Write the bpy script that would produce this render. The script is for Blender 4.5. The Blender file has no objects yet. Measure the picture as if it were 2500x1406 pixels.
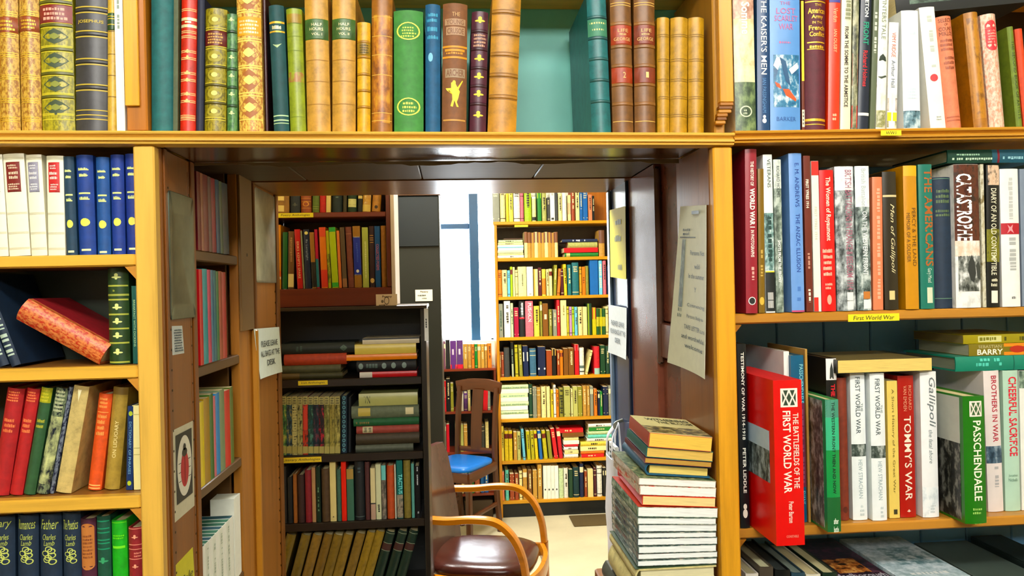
import bpy, math, random
from mathutils import Vector, Matrix
R = random.Random(7)
D = bpy.data
COL = bpy.context.scene.collection
SC = bpy.context.scene

# ------------------------------------------------------------------ camera, world, light, exposure
W_, H_ = 2500.0, 1406.0
FPX = 1875.0
CAM = Vector((0.0, 0.0, 1.5))
YAW, PITCH, ROLL = math.radians(4.5), 0.0, 0.022
FW = Vector((math.sin(YAW) * math.cos(PITCH), math.cos(YAW) * math.cos(PITCH), math.sin(PITCH)))
_r = Vector((math.cos(YAW), -math.sin(YAW), 0.0))
_u = _r.cross(FW)
RT = _r * math.cos(ROLL) - _u * math.sin(ROLL)
UP = _u * math.cos(ROLL) + _r * math.sin(ROLL)
cam = D.cameras.new('camera'); cam.sensor_width = 36.0; cam.lens = FPX / W_ * 36.0
cam.clip_start = 0.02; cam.clip_end = 200
cam_o = D.objects.new('camera', cam); COL.objects.link(cam_o)
m = Matrix.Identity(4)
for i in range(3):
    m[i][0], m[i][1], m[i][2], m[i][3] = RT[i], UP[i], -FW[i], CAM[i]
cam_o.matrix_world = m
SC.camera = cam_o
SC.view_settings.view_transform = 'Standard'
SC.view_settings.look = 'None'
SC.view_settings.gamma = 1.0
SC.view_settings.use_curve_mapping = False
SC.view_settings.exposure = 0.0
wd = D.worlds.new('overcast_sky'); SC.world = wd; wd.use_nodes = True
wd.node_tree.nodes['Background'].inputs[0].default_value = (0.86, 0.94, 1.0, 1)
wd.node_tree.nodes['Background'].inputs[1].default_value = 28.0

def area(name, loc, target, sx, sy, power, color=(1, 1, 1), portal=False):
    l = D.lights.new(name, 'AREA'); l.shape = 'RECTANGLE'; l.size = sx; l.size_y = sy
    l.energy = power; l.color = color
    if portal: l.cycles.is_portal = True
    o = D.objects.new(name, l); COL.objects.link(o); o.location = loc
    d = Vector(target) - Vector(loc)
    o.rotation_euler = d.to_track_quat('-Z', 'Y').to_euler()
    return o
area('ceiling_or_fill_light', (-0.6, -0.35, 2.74), (-0.3, 1.3, 1.2), 1.2, 0.3, 31, (1.0, 0.98, 0.93))
area('ceiling_or_fill_light', (1.0, -0.35, 2.74), (0.8, 1.3, 1.2), 1.2, 0.3, 31, (1.0, 0.97, 0.90))
area('ceiling_or_fill_light', (0.1, -2.1, 2.74), (0.1, 1.5, 1.0), 1.6, 0.4, 90, (1.0, 0.97, 0.90))  # added fill, set far back so its light reaches deeper into the doorway
area('room_fill_light', (-0.05, 3.25, 2.74), (0.15, 3.3, 0), 0.8, 0.6, 140, (1.0, 0.97, 0.92))  # unseen added light, placed to brighten the right jamb and far shelves

# ------------------------------------------------------------------ pixel <-> place
def unp(px, py, Y):
    d = FW * FPX + RT * (px - 1250.0) + UP * (703.0 - py)
    return CAM + d * (Y / d.y)
def xat(px, Y, Z):          # X of the point on plane Y at height Z seen at column px
    y, z = Y - CAM.y, Z - CAM.z
    k = px - 1250.0
    a = RT.x * FPX - k * FW.x
    b = (RT.y * FPX - k * FW.y) * y + (RT.z * FPX - k * FW.z) * z
    return -b / a
def yat(px, X, Z):          # Y of the point on plane X at height Z seen at column px
    z = Z - CAM.z
    k = px - 1250.0
    a = RT.y * FPX - k * FW.y
    b = (RT.x * FPX - k * FW.x) * X + (RT.z * FPX - k * FW.z) * z
    return -b / a
def zat(px, py, Y): return unp(px, py, Y).z
def proj(p):
    v = Vector(p) - CAM
    return (1250 + FPX * v.dot(RT) / v.dot(FW), 703 - FPX * v.dot(UP) / v.dot(FW))

# ------------------------------------------------------------------ materials
def lin(h):
    if isinstance(h, (tuple, list)): return tuple(h)
    h = h.lstrip('#'); o = []
    for i in (0, 2, 4):
        c = int(h[i:i + 2], 16) / 255.0
        o.append(c / 12.92 if c <= 0.04045 else ((c + 0.055) / 1.055) ** 2.4)
    y = 0.3 * o[0] + 0.55 * o[1] + 0.15 * o[2]      # deep, saturated print and leather colours
    return tuple(min(0.9, max(0.004, y + (c - y) * 1.1)) ** e for c, e in zip(o, (1.2, 1.14, 1.2)))
_M = {}
def node_mat(name):
    m_ = D.materials.new(name); m_.use_nodes = True
    nt = m_.node_tree; b = nt.nodes['Principled BSDF']
    return m_, nt, b
def tex(nt, scale, kind='noise', detail=4.0, vec=None, rough=0.55):
    tc = nt.nodes.new('ShaderNodeTexCoord'); mp = nt.nodes.new('ShaderNodeMapping')
    nt.links.new(tc.outputs['Object'], mp.inputs['Vector'])
    mp.inputs['Scale'].default_value = vec or (1, 1, 1)
    if kind == 'noise':
        n = nt.nodes.new('ShaderNodeTexNoise'); n.inputs['Scale'].default_value = scale
        n.inputs['Detail'].default_value = detail; n.inputs['Roughness'].default_value = rough
    elif kind == 'voronoi':
        n = nt.nodes.new('ShaderNodeTexVoronoi'); n.inputs['Scale'].default_value = scale
    else:
        n = nt.nodes.new('ShaderNodeTexWave'); n.inputs['Scale'].default_value = scale
        n.inputs['Distortion'].default_value = 3.0; n.inputs['Detail'].default_value = 3.0
    nt.links.new(mp.outputs['Vector'], n.inputs['Vector'])
    return n
def ramp(nt, fac, stops):
    r = nt.nodes.new('ShaderNodeValToRGB'); nt.links.new(fac, r.inputs[0])
    e = r.color_ramp.elements
    while len(e) < len(stops): e.new(0.5)
    for el, (p, c) in zip(e, stops):
        el.position = p; el.color = (*c, 1)
    return r.outputs[0]
def bump(nt, b, fac, strength, dist):
    n = nt.nodes.new('ShaderNodeBump'); n.inputs['Strength'].default_value = strength
    n.inputs['Distance'].default_value = dist
    nt.links.new(fac, n.inputs['Height']); nt.links.new(n.outputs[0], b.inputs['Normal'])
def mul(c, k): return tuple(min(0.95, x * k) for x in c)
def mat(kind, c, c2=None, c3=None):
    key = (kind, c, c2, c3)
    if key in _M: return _M[key]
    m_, nt, b = node_mat(kind)
    L = lin(c)
    if kind == 'cloth':
        n = tex(nt, 90, detail=6); nt.links.new(ramp(nt, n.outputs[0], [(0.25, mul(L, 0.72)), (0.75, mul(L, 1.14))]), b.inputs['Base Color'])
        b.inputs['Roughness'].default_value = 0.62; f = tex(nt, 900, detail=2); bump(nt, b, f.outputs[0], 0.25, 0.0006)
    elif kind == 'leather':
        n = tex(nt, 45, detail=8, rough=0.7); nt.links.new(ramp(nt, n.outputs[0], [(0.3, mul(L, 0.5)), (0.5, mul(L, .86)), (0.72, mul(L, 1.08))]), b.inputs['Base Color'])
        b.inputs['Roughness'].default_value = 0.38; bump(nt, b, n.outputs[0], 0.3, 0.001)
    elif kind == 'jacket':
        n = tex(nt, 30, detail=3); nt.links.new(ramp(nt, n.outputs[0], [(0.3, mul(L, 0.93)), (0.7, mul(L, 1.04))]), b.inputs['Base Color'])
        b.inputs['Roughness'].default_value = 0.32
    elif kind == 'tooled':      # gilt tooling over a ground colour
        n = tex(nt, 260, detail=5, rough=0.6, vec=(1, 1, 0.55)); nt.links.new(ramp(nt, n.outputs[0], [(0.42, mul(L, .9)), (0.5, mul(lin(c2), 0.68)), (0.58, mul(lin(c2), .86))]), b.inputs['Base Color'])
        b.inputs['Roughness'].default_value = 0.36; bump(nt, b, n.outputs[0], 0.4, 0.0008)
    elif kind == 'photo':       # a printed picture, three tones in large patches
        n = tex(nt, 75, detail=7, rough=0.62, vec=(1, 1, 0.6)); nt.links.new(ramp(nt, n.outputs[0], [(0.38, L), (0.5, lin(c2)), (0.62, lin(c3))]), b.inputs['Base Color'])
        b.inputs['Roughness'].default_value = 0.35
    elif kind == 'gilt':
        n = tex(nt, 300, detail=3); nt.links.new(ramp(nt, n.outputs[0], [(0.3, mul(L, 0.8)), (0.7, mul(L, 1.1))]), b.inputs['Base Color'])
        b.inputs['Roughness'].default_value = 0.35; b.inputs['Metallic'].default_value = 0.25
    elif kind == 'ink':
        b.inputs['Base Color'].default_value = (*L, 1); b.inputs['Roughness'].default_value = 0.5
        n = tex(nt, 200); bump(nt, b, n.outputs[0], 0.05, 0.0002)
    elif kind == 'page':
        n = tex(nt, 1.0, detail=4, vec=(1400, 30, 30)); nt.links.new(ramp(nt, n.outputs[0], [(0.3, mul(L, 0.8)), (0.6, mul(L, 1.04))]), b.inputs['Base Color'])
        b.inputs['Roughness'].default_value = 0.8; bump(nt, b, n.outputs[0], 0.3, 0.0006)
    elif kind == 'paper':
        n = tex(nt, 60); nt.links.new(ramp(nt, n.outputs[0], [(0.3, mul(L, 0.95)), (0.7, mul(L, 1.03))]), b.inputs['Base Color'])
        b.inputs['Roughness'].default_value = 0.6
    elif kind == 'paint':
        n = tex(nt, 7, detail=5); nt.links.new(ramp(nt, n.outputs[0], [(0.3, mul(L, 0.88)), (0.7, mul(L, 1.06))]), b.inputs['Base Color'])
        b.inputs['Roughness'].default_value = 0.45; f = tex(nt, 60); bump(nt, b, f.outputs[0], 0.08, 0.002)
    elif kind == 'gloss':
        n = tex(nt, 12, detail=6); nt.links.new(ramp(nt, n.outputs[0], [(0.3, mul(L, 0.7)), (0.7, mul(L, 1.2))]), b.inputs['Base Color'])
        b.inputs['Roughness'].default_value = 0.2; bump(nt, b, n.outputs[0], 0.06, 0.004)
    elif kind == 'metal':
        n = tex(nt, 25, detail=6); nt.links.new(ramp(nt, n.outputs[0], [(0.3, mul(L, 0.7)), (0.7, mul(L, 1.1))]), b.inputs['Base Color'])
        b.inputs['Roughness'].default_value = 0.33; b.inputs['Metallic'].default_value = 0.75
    elif kind == 'hide':        # seat leather
        n = tex(nt, 22, detail=6); nt.links.new(ramp(nt, n.outputs[0], [(0.3, mul(L, 0.8)), (0.7, mul(L, 1.15))]), b.inputs['Base Color'])
        b.inputs['Roughness'].default_value = 0.22; bump(nt, b, n.outputs[0], 0.12, 0.004)
    elif kind == 'carpet':
        n = tex(nt, 2.5, detail=8); nt.links.new(ramp(nt, n.outputs[0], [(0.3, mul(L, 0.85)), (0.7, mul(L, 1.1))]), b.inputs['Base Color'])
        b.inputs['Roughness'].default_value = 0.95; f = tex(nt, 300); bump(nt, b, f.outputs[0], 0.5, 0.004)
    _M[key] = m_
    return m_
def wood(c, axis='x', rough=0.36, contrast=0.3, coat=0.0):
    key = ('wood', c, axis, rough, contrast)
    if key in _M: return _M[key]
    m_, nt, b = node_mat('wood_' + axis)
    L = lin(c); s = {'x': (2.2, 34, 34), 'y': (34, 2.2, 34), 'z': (34, 34, 2.2)}[axis]
    n = tex(nt, 1.0, detail=7, vec=s, rough=0.62)
    nt.links.new(ramp(nt, n.outputs[0], [(0.28, mul(L, 1 - contrast)), (0.5, L), (0.75, mul(L, 1 + contrast * 0.45))]), b.inputs['Base Color'])
    b.inputs['Roughness'].default_value = rough
    f = tex(nt, 1.0, detail=5, vec=tuple(5 * k for k in s)); bump(nt, b, f.outputs[0], 0.18, 0.0012)
    _M[key] = m_
    return m_

# ------------------------------------------------------------------ mesh builder
class MB:
    def __init__(self): self.v = []; self.f = []; self.mi = []; self.ms = []
    def slot(self, m_):
        if m_ not in self.ms: self.ms.append(m_)
        return self.ms.index(m_)
    def add(self, vs, fs, m_):
        k = len(self.v); s = self.slot(m_)
        self.v += [tuple(p) for p in vs]
        for f in fs: self.f.append(tuple(i + k for i in f)); self.mi.append(s)
    def box(self, x0, x1, y0, y1, z0, z1, m_):
        vs = [(x, y, z) for z in (z0, z1) for y in (y0, y1) for x in (x0, x1)]
        self.add(vs, [(0, 2, 3, 1), (4, 5, 7, 6), (0, 1, 5, 4), (2, 6, 7, 3), (0, 4, 6, 2), (1, 3, 7, 5)], m_)
    def bbox(self, x0, x1, y0, y1, z0, z1, m_, b=0.002):      # box with chamfered edges
        bm_pts = []
        def ring(z, i):
            return [(x0 + i, y0 + b - 0, z), (x0 + b, y0 + i, z)] if 0 else [(x0 + i + b, y0 + i, z), (x1 - i - b, y0 + i, z), (x1 - i, y0 + i + b, z), (x1 - i, y1 - i - b, z), (x1 - i - b, y1 - i, z), (x0 + i + b, y1 - i, z), (x0 + i, y1 - i - b, z), (x0 + i, y0 + i + b, z)]
        self.loft([ring(z0, b), ring(z0 + b, 0), ring(z1 - b, 0), ring(z1, b)], m_)
    def loft(self, rings, m_, caps=True, closed=True):
        n = len(rings[0]); vs = [p for r in rings for p in r]; fs = []
        for a in range(len(rings) - 1):
            for i in range(n if closed else n - 1):
                j = (i + 1) % n
                fs.append((a * n + i, a * n + j, (a + 1) * n + j, (a + 1) * n + i))
        if caps and closed:
            fs.append(tuple(range(n - 1, -1, -1))); fs.append(tuple(range((len(rings) - 1) * n, len(rings) * n)))
        self.add(vs, fs, m_)
    def build(self, name, parent=None, smooth=True, angle=32):
        me = D.meshes.new(name); me.from_pydata(self.v, [], self.f); me.update()
        for m_ in self.ms: me.materials.append(m_)
        me.polygons.foreach_set('material_index', self.mi)
        if smooth:
            me.polygons.foreach_set('use_smooth', [True] * len(self.f))
            me.set_sharp_from_angle(angle=math.radians(angle))
        o = D.objects.new(name, me); COL.objects.link(o)
        if parent: o.parent = parent
        return o
def sweep(path, w, t, m_, mb, up=(0, 0, 1), prof=None, scale=None):
    """sweep a rounded-rectangle section along a path of points; w across (side), t along the normal"""
    P = [Vector(p) for p in path]; rings = []
    pr = prof or [(-.5, -.3), (-.36, -.5), (.36, -.5), (.5, -.3), (.5, .3), (.36, .5), (-.36, .5), (-.5, .3)]
    upv = Vector(up)
    for i, p in enumerate(P):
        a = P[max(0, i - 1)]; c = P[min(len(P) - 1, i + 1)]
        tg = (c - a).normalized(); side = tg.cross(upv)
        if side.length < 1e-4: side = tg.cross(Vector((0, 1, 0.01)))
        side.normalize(); nr = side.cross(tg).normalized()
        k = scale[i] if scale else 1.0
        rings.append([tuple(p + side * (u * w * k) + nr * (v * t * k)) for u, v in pr])
    mb.loft(rings, m_)
def spline(pts, n=8):
    P = [Vector(p) for p in pts]; out = []
    for i in range(len(P) - 1):
        p0 = P[max(i - 1, 0)]; p1 = P[i]; p2 = P[i + 1]; p3 = P[min(i + 2, len(P) - 1)]
        for k in range(n):
            t = k / n
            out.append(0.5 * ((2 * p1) + (p2 - p0) * t + (2 * p0 - 5 * p1 + 4 * p2 - p3) * t * t + (3 * p1 - p0 - 3 * p2 + p3) * t ** 3))
    out.append(P[-1]); return out
def empty(name, loc=(0, 0, 0), rot=None):
    o = D.objects.new(name, None); COL.objects.link(o); o.location = loc; o.empty_display_size = 0.05
    if rot: o.rotation_euler = rot
    return o
def tag(o, label, cat, group=None, kind=None):
    if label: o['label'] = label
    if cat: o['category'] = cat
    if group: o['group'] = group
    if kind: o['kind'] = kind
    return o
def struct(o): o['kind'] = 'structure'; return o
_T = {}
def glyphs(s, bold=0.0, shear=0.0):
    key = (s, bold, shear)
    if key in _T: return _T[key]
    c = D.curves.new('t', 'FONT'); c.body = s; c.size = 1; c.offset = bold; c.shear = shear; c.resolution_u = 2
    o = D.objects.new('t', c); me = o.to_mesh()
    vs = [(v.co.x, v.co.y) for v in me.vertices]; fs = [tuple(p.vertices) for p in me.polygons]
    o.to_mesh_clear(); D.objects.remove(o); D.curves.remove(c)
    if not vs: vs = [(0, 0)]; fs = []
    x0 = min(p[0] for p in vs); x1 = max(p[0] for p in vs); y0 = min(p[1] for p in vs); y1 = max(p[1] for p in vs)
    _T[key] = ([((x - x0) / max(1e-6, x1 - x0), (y - y0) / max(1e-6, y1 - y0)) for x, y in vs], fs, x1 - x0, y1 - y0)
    return _T[key]
# ------------------------------------------------------------------ books
GOLD = '#DDB64E'; PALE = '#EFE3B6'
BOOKS = []          # (object, description, place phrase, order in its row)
class Spine:
    def __init__(s, w, h, b): s.w, s.h, s.b = w, h, b
    def p(s, u, t, off):
        u_ = min(max(u, 0.0), 1.0)
        return (u * s.w, s.b * (2 * u_ - 1) ** 2 - off, (1 - t) * s.h)
def rect(mb, S, u0, u1, t0, t1, m_, off=0.0005, lift=False):
    t0 = max(t0, .0015); t1 = min(t1, .9985)
    n = max(1, int(math.ceil((u1 - u0) * (8 if S.b > 0.001 else 1)))); vs = []; fs = []
    for i in range(n + 1):
        u = u0 + (u1 - u0) * i / n
        vs += [S.p(u, t1, off), S.p(u, t0, off)]
    fs = [(2 * i, 2 * i + 2, 2 * i + 3, 2 * i + 1) for i in range(n)]
    if lift:
        k = len(vs)
        for i in range(n + 1):
            u = u0 + (u1 - u0) * i / n; e = 0.0015 / S.h
            vs += [S.p(u, t1 + e, -0.0002), S.p(u, t0 - e, -0.0002)]
        for i in range(n):
            fs += [(k + 2 * i, k + 2 * i + 2, 2 * i + 2, 2 * i), (2 * i + 1, 2 * i + 3, k + 2 * i + 3, k + 2 * i + 1)]
    mb.add(vs, fs, m_)
def poly(mb, S, pts, m_, off=0.0006):     # star-shaped outline around its middle
    cu = sum(p[0] for p in pts) / len(pts); ct = sum(p[1] for p in pts) / len(pts)
    vs = [S.p(cu, ct, off)] + [S.p(u, t, off) for u, t in pts]; n = len(pts)
    mb.add(vs, [(0, 1 + (i + 1) % n, 1 + i) for i in range(n)], m_)
def ell(cu, ct, ru, rt, n=14): return [(cu + ru * math.cos(6.2832 * i / n), ct + rt * math.sin(6.2832 * i / n)) for i in range(n)]
def text(mb, S, s, t0, t1, m_, u0=0.2, u1=0.8, d='d', bold=0.0, shear=0.0, off=0.0006):
    vs, fs, wd_, ht = glyphs(s, bold, shear); out = []
    for x, y in vs:
        if d == 'd': out.append(S.p(u0 + (u1 - u0) * y, t0 + (t1 - t0) * x, off))
        elif d == 'u': out.append(S.p(u1 - (u1 - u0) * y, t1 - (t1 - t0) * x, off))
        else: out.append(S.p(u0 + (u1 - u0) * x, t1 - (t1 - t0) * y, off))
    mb.add(out, fs, m_)
def ink(c, k=None): return mat(k or ('gilt' if c in (GOLD, PALE) else 'ink'), c)
def decorate(mb, S, decs, rnd, label_parent=None):
    asp = S.w / S.h
    for q in decs:
        k = q[0]
        if k == 'band':
            u0, u1 = (q[4], q[5]) if len(q) > 5 else (0.0, 1.0); rect(mb, S, u0, u1, q[1], q[2], ink(q[3], q[6] if len(q) > 6 else None))
        elif k == 'rb':
            th = (q[3] if len(q) > 3 else 0.0036) / S.h; rect(mb, S, 0.0, 1.0, q[1] - th / 2, q[1] + th / 2, mat('leather', q[2]), 0.0016, True)
        elif k == 'lines':
            for t in q[1]: rect(mb, S, 0.02, 0.98, t - 0.0006 / S.h, t + 0.0006 / S.h, ink(q[2]))
        elif k == 'text': text(mb, S, q[1], q[2], q[3], ink(q[4]), *(q[5:]))
        elif k == 'scr':       # lines of worn lettering, too small to read
            u0, u1, n = q[4], q[5], q[6]; lh = (q[2] - q[1]) / n
            for i in range(n):
                a = u0 + rnd.random() * 0.08; e = u1 - rnd.random() * 0.12; x = a; tt = q[1] + lh * (i + 0.2)
                while x < e:
                    g = min(e, x + (0.05 + 0.09 * rnd.random()) * (u1 - u0)); hh = lh * (0.45 + 0.2 * rnd.random())
                    rect(mb, S, x, g, tt + lh * .6 - hh, tt + lh * .6, ink(q[3])); x = g + 0.025
        elif k == 'scrd':      # the same, running down the spine
            x = q[1]
            step = (q[6] if len(q) > 6 else 0.022)
            while x < q[2]:
                g = min(q[2], x + step * (0.5 + rnd.random())); uu = q[4] + (q[5] - q[4]) * 0.25 * rnd.random()
                if rnd.random() > 0.16: rect(mb, S, uu, q[5], x, g, ink(q[3]))
                x = g + step * 0.35
        elif k == 'dia': poly(mb, S, [(0.5 - q[3], q[1]), (0.5 - q[3] * .48, q[1] - q[2] * .66), (0.5, q[1] - q[2]), (0.5 + q[3] * .48, q[1] - q[2] * .66), (0.5 + q[3], q[1]), (0.5 + q[3] * .48, q[1] + q[2] * .66), (0.5, q[1] + q[2]), (0.5 - q[3] * .48, q[1] + q[2] * .66)], ink(q[4]), q[5] if len(q) > 5 else 0.0006)
        elif k == 'oval': poly(mb, S, ell(q[5] if len(q) > 5 else 0.5, q[1], q[3], q[2]), ink(q[4]), q[6] if len(q) > 6 else 0.0006)
        elif k == 'ring':
            a = ell(0.5, q[1], q[3], q[2], 20); c = ell(0.5, q[1], q[3] * (1 - q[5]), q[2] * (1 - q[5]), 20)
            mb.add([S.p(u, t, .0006) for u, t in a] + [S.p(u, t, .0006) for u, t in c], [((i + 1) % 20, i, 20 + i, 20 + (i + 1) % 20) for i in range(20)], ink(q[4]))
        elif k == 'fleur':
            r = q[2]; m_ = ink(q[3])
            for du, dt, a, b in ((0, -.34, .36, .34), (-.42, .1, .5, .17), (.42, .1, .5, .17), (0, .34, .26, .2), (0, .06, .5, .24)):
                poly(mb, S, ell(0.5 + du * r, q[1] + dt * r * asp, a * r, b * r * asp, 10), m_)
        elif k == 'cur':       # a scroll of curls
            r = q[2]; m_ = ink(q[3])
            for i in range(7):
                a = ell(0.5 + r * .5 * math.sin(i * 2.4), q[1] + r * asp * (-.9 + i * .3), r * .52, r * .42 * asp, 12); c = ell(0.5 + r * .5 * math.sin(i * 2.4), q[1] + r * asp * (-.9 + i * .3), r * .38, r * .3 * asp, 12)
                mb.add([S.p(u, t, .0006) for u, t in a] + [S.p(u, t, .0006) for u, t in c], [((j + 1) % 12, j, 12 + j, 12 + (j + 1) % 12) for j in range(12)], m_)
        elif k == 'img':
            u0, u1 = (q[4], q[5]) if len(q) > 5 else (0.0, 1.0); rect(mb, S, u0, u1, q[1], q[2], mat('photo', *q[3]), 0.0003)
        elif k == 'poly': poly(mb, S, q[1], ink(q[2]), 0.0007)
        elif k == 'label':
            lb = MB(); u0, u1 = (q[4], q[5]) if len(q) > 5 else (0.0, 1.0)
            rect(lb, S, u0, u1, q[1], q[2], mat('leather', q[3]), 0.0009, True)
            if len(q) > 6:
                decorate(lb, Spine2(S, 0.0008), q[6], rnd)
            o = lb.build('title_label', label_parent); o['label'] = q[7] if len(q) > 7 else 'title label'
class Spine2(Spine):
    def __init__(s, S, o): s.w, s.h, s.b, s.o = S.w, S.h, S.b, o
    def p(s, u, t, off): x = Spine.p(s, u, t, off + s.o); return x
def cover_mesh(mb, w, h, d, b, t, m_, seg):
    arc = [(w * i / seg, b * (2 * i / seg - 1) ** 2) for i in range(seg + 1)]
    outer = [(0, d)] + arc + [(w, d)]
    inner = [(t, d)] + [(min(max(x, t), w - t), y + t * 1.1) for x, y in arc] + [(w - t, d)]
    n = len(outer); vs = []
    for z in (0.0, h): vs += [(x, y, z) for x, y in outer] + [(x, y, z) for x, y in inner]
    fs = []; N = 2 * n
    for i in range(n - 1):
        fs.append((i, i + 1, N + i + 1, N + i)); fs.append((n + i + 1, n + i, N + n + i, N + n + i + 1))
        fs.append((i + 1, i, n + i, n + i + 1)); fs.append((N + i, N + i + 1, N + n + i + 1, N + n + i))
    fs.append((0, N, N + n, n)); fs.append((n - 1, n + n - 1, N + n + n - 1, N + n - 1))
    mb.add(vs, fs, m_)
def make_book(w, h, d, kind, color, style='hard', decs=(), pages='#E6D7AE', simple=False, bulge=None, name=None, c2=None, c3=None, seed=None, board=None):
    """local frame: x across the spine, y from the spine inwards, z up. Returns the root object (not yet placed)."""
    rnd = random.Random(seed if seed is not None else int(w * 1e5) * 31 + int(h * 1e5))
    w = max(w, 0.004)
    if style == 'hard': t = min(0.0028, w * .2); b = min(.0085, w * .27); sq = 0.003
    elif style == 'jacket': t = min(0.0026, w * .2); b = min(.003, w * .09); sq = 0.003
    else: t = min(0.0008, w * .12); b = min(0.0008, w * .03); sq = 0.0
    if bulge is not None: b = bulge
    cm = mat(kind, color, c2, c3) if c2 else mat(kind, color)
    pm = mat('page', pages)
    mb = MB(); cover_mesh(mb, w, h, d, b, t, cm, 4 if simple else 10)
    if board: # boards of another colour than the spine (quarter binding)
        bmt = mat(*board)
        mb.box(-0.0004, 0.0002, b + .012, d, 0, h, bmt); mb.box(w - .0002, w + .0004, b + .012, d, 0, h, bmt)
    S = Spine(w, h, b)
    nm = name or {'hard': 'hardback_book', 'jacket': 'hardback_book', 'paper': 'paperback_book'}[style]
    pb = mb if simple else MB()
    x0, x1, y0, y1, z0, z1 = t * 1.05, w - t * 1.05, b + t * 1.4, d - sq - .0006, sq + .0002, h - sq - .0002
    pb.box(x0, x1, y0, y1, z0, z1, pm)
    if simple:
        decorate(mb, S, decs, rnd)
        return mb.build(nm)
    root = empty(nm)
    decorate(mb, S, decs, rnd, root)
    mb.build('cover', root); pb.build('page_block', root)
    return root
def place(o, org, X, Y, Z):
    m_ = Matrix.Identity(4)
    for i in range(3): m_[i][0], m_[i][1], m_[i][2], m_[i][3] = X[i], Y[i], Z[i], org[i]
    o.matrix_world = m_
ROW = {}
def row(group, place_phrase, Y, Z, d=0.15): ROW.update(g=group, pl=place_phrase, Y=Y, Z=Z, d=d, n=0)
def conv(decs, yt, yb):
    """pixel heights on the spine -> fractions from its top"""
    f = lambda y: (y - yt) / (yb - yt); s = 1.0 / (yb - yt); out = []
    for q in decs:
        q = list(q); k = q[0]
        if k in ('band', 'scr', 'scrd', 'img', 'label'):
            q[1], q[2] = f(q[1]), f(q[2])
            if k == 'label' and len(q) > 6 and q[6]: q[6] = conv(q[6], yt, yb)
        elif k == 'rb': q[1] = f(q[1])
        elif k == 'lines': q[1] = [f(y) for y in q[1]]
        elif k == 'text': q[2], q[3] = f(q[2]), f(q[3])
        elif k in ('dia', 'oval', 'ring'): q[1] = f(q[1]); q[2] *= s
        elif k in ('fleur', 'cur'): q[1] = f(q[1])
        elif k == 'poly': q[1] = [(u, f(y)) for u, y in q[1]]
        out.append(tuple(q))
    return out
def B(xb0, xb1, xt0, yt, desc, kind, color, style='hard', decs=(), dy=0.0, d=None, zlift=0.0, yaw=0.0, **kw):
    """an upright book of the current row from where its spine shows"""
    Y = ROW['Y'] + dy; Z = ROW['Z'] + zlift + .0006
    X0 = xat(xb0, Y, Z); X1 = xat(xb1, Y, Z); T = unp(xt0, yt, Y)
    a = math.atan2(T.x - X0, T.z - Z)
    if abs(a) < 0.012: a = 0.0
    h = math.hypot(T.x - X0, T.z - Z) if a else T.z - Z
    w = (X1 - X0) * math.cos(a) - 0.0006
    yb = proj((X0, Y, Z))[1]
    o = make_book(w, h, d or ROW['d'], kind, color, style, conv(decs, yt, yb), **kw)
    ca, sa = math.cos(a), math.sin(a)
    Xv = Vector((ca, 0, -sa)); Zv = Vector((sa, 0, ca)); Yv = Vector((0, 1, 0))
    if a > 0: org = Vector((X1 - .0003, Y, Z)) - Xv * w
    else: org = Vector((X0 + .0003, Y, Z))
    if yaw:
        r = Matrix.Rotation(yaw, 3, 'Z'); Xv = r @ Xv; Yv = r @ Yv; Zv = r @ Zv
    place(o, org, Xv, Yv, Zv)
    ROW['n'] += 1
    tag(o, desc, 'book', ROW['g']); BOOKS.append((o, desc, ROW['pl'], ROW['n']))
    return o
def lie(x0, x1, th, zb, Y, desc, kind, color, style='hard', decs=(), d=0.14, tilt=0.0, pages='#E6D7AE', group=None, pl='', simple=False, px=True, **kw):
    """a book lying on its side with its spine to us, between columns x0 and x1; returns the height of its top"""
    X0, X1 = (xat(x0, Y, zb), xat(x1, Y, zb)) if px else (x0, x1)
    o = make_book(th, X1 - X0, d, kind, color, style, decs, pages=pages, simple=simple, **kw)
    ct, st = math.cos(tilt), math.sin(tilt)
    Zv = Vector((-ct, 0, -st)); Xv = Vector((-st, 0, ct)); org = Vector((X1, Y, zb + (X1 - X0) * st if tilt > 0 else zb))
    place(o, org, Xv, Vector((0, 1, 0)), Zv)
    ROW['n'] = ROW.get('n', 0) + 1
    tag(o, desc, 'book', group or ROW['g']); BOOKS.append((o, desc, pl or ROW['pl'], ROW['n']))
    return zb + th + 0.0004
ORD = ['first', 'second', 'third', 'fourth', 'fifth', 'sixth', 'seventh', 'eighth', 'ninth', 'tenth', 'eleventh', 'twelfth', 'thirteenth', 'fourteenth', 'fifteenth', 'sixteenth', 'seventeenth', 'eighteenth', 'nineteenth', 'twentieth']
ORD += ['twenty-' + x for x in ORD[:9]] + ['thirtieth'] + ['thirty-' + x for x in ORD[:9]] + ['fortieth'] + ['forty-' + x for x in ORD[:9]]
def finish_labels():
    seen = {}
    for o, d, pl, n in BOOKS: seen.setdefault((d + ' ' + pl).strip().lower(), []).append((n, o, d, pl))
    for k, L in seen.items():
        L.sort(key=lambda q: q[0])
        for i, (n, o, d, pl) in enumerate(L):
            o['label'] = (d + ' ' + pl).strip() if len(L) == 1 else (d + ', ' + ORD[i] + (' such from bottom ' if 'stack' in pl else ' such from left ') + pl).strip()
            if len(o['label'].split()) > 16: print('LONG', len(o['label'].split()), o['label'])
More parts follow.
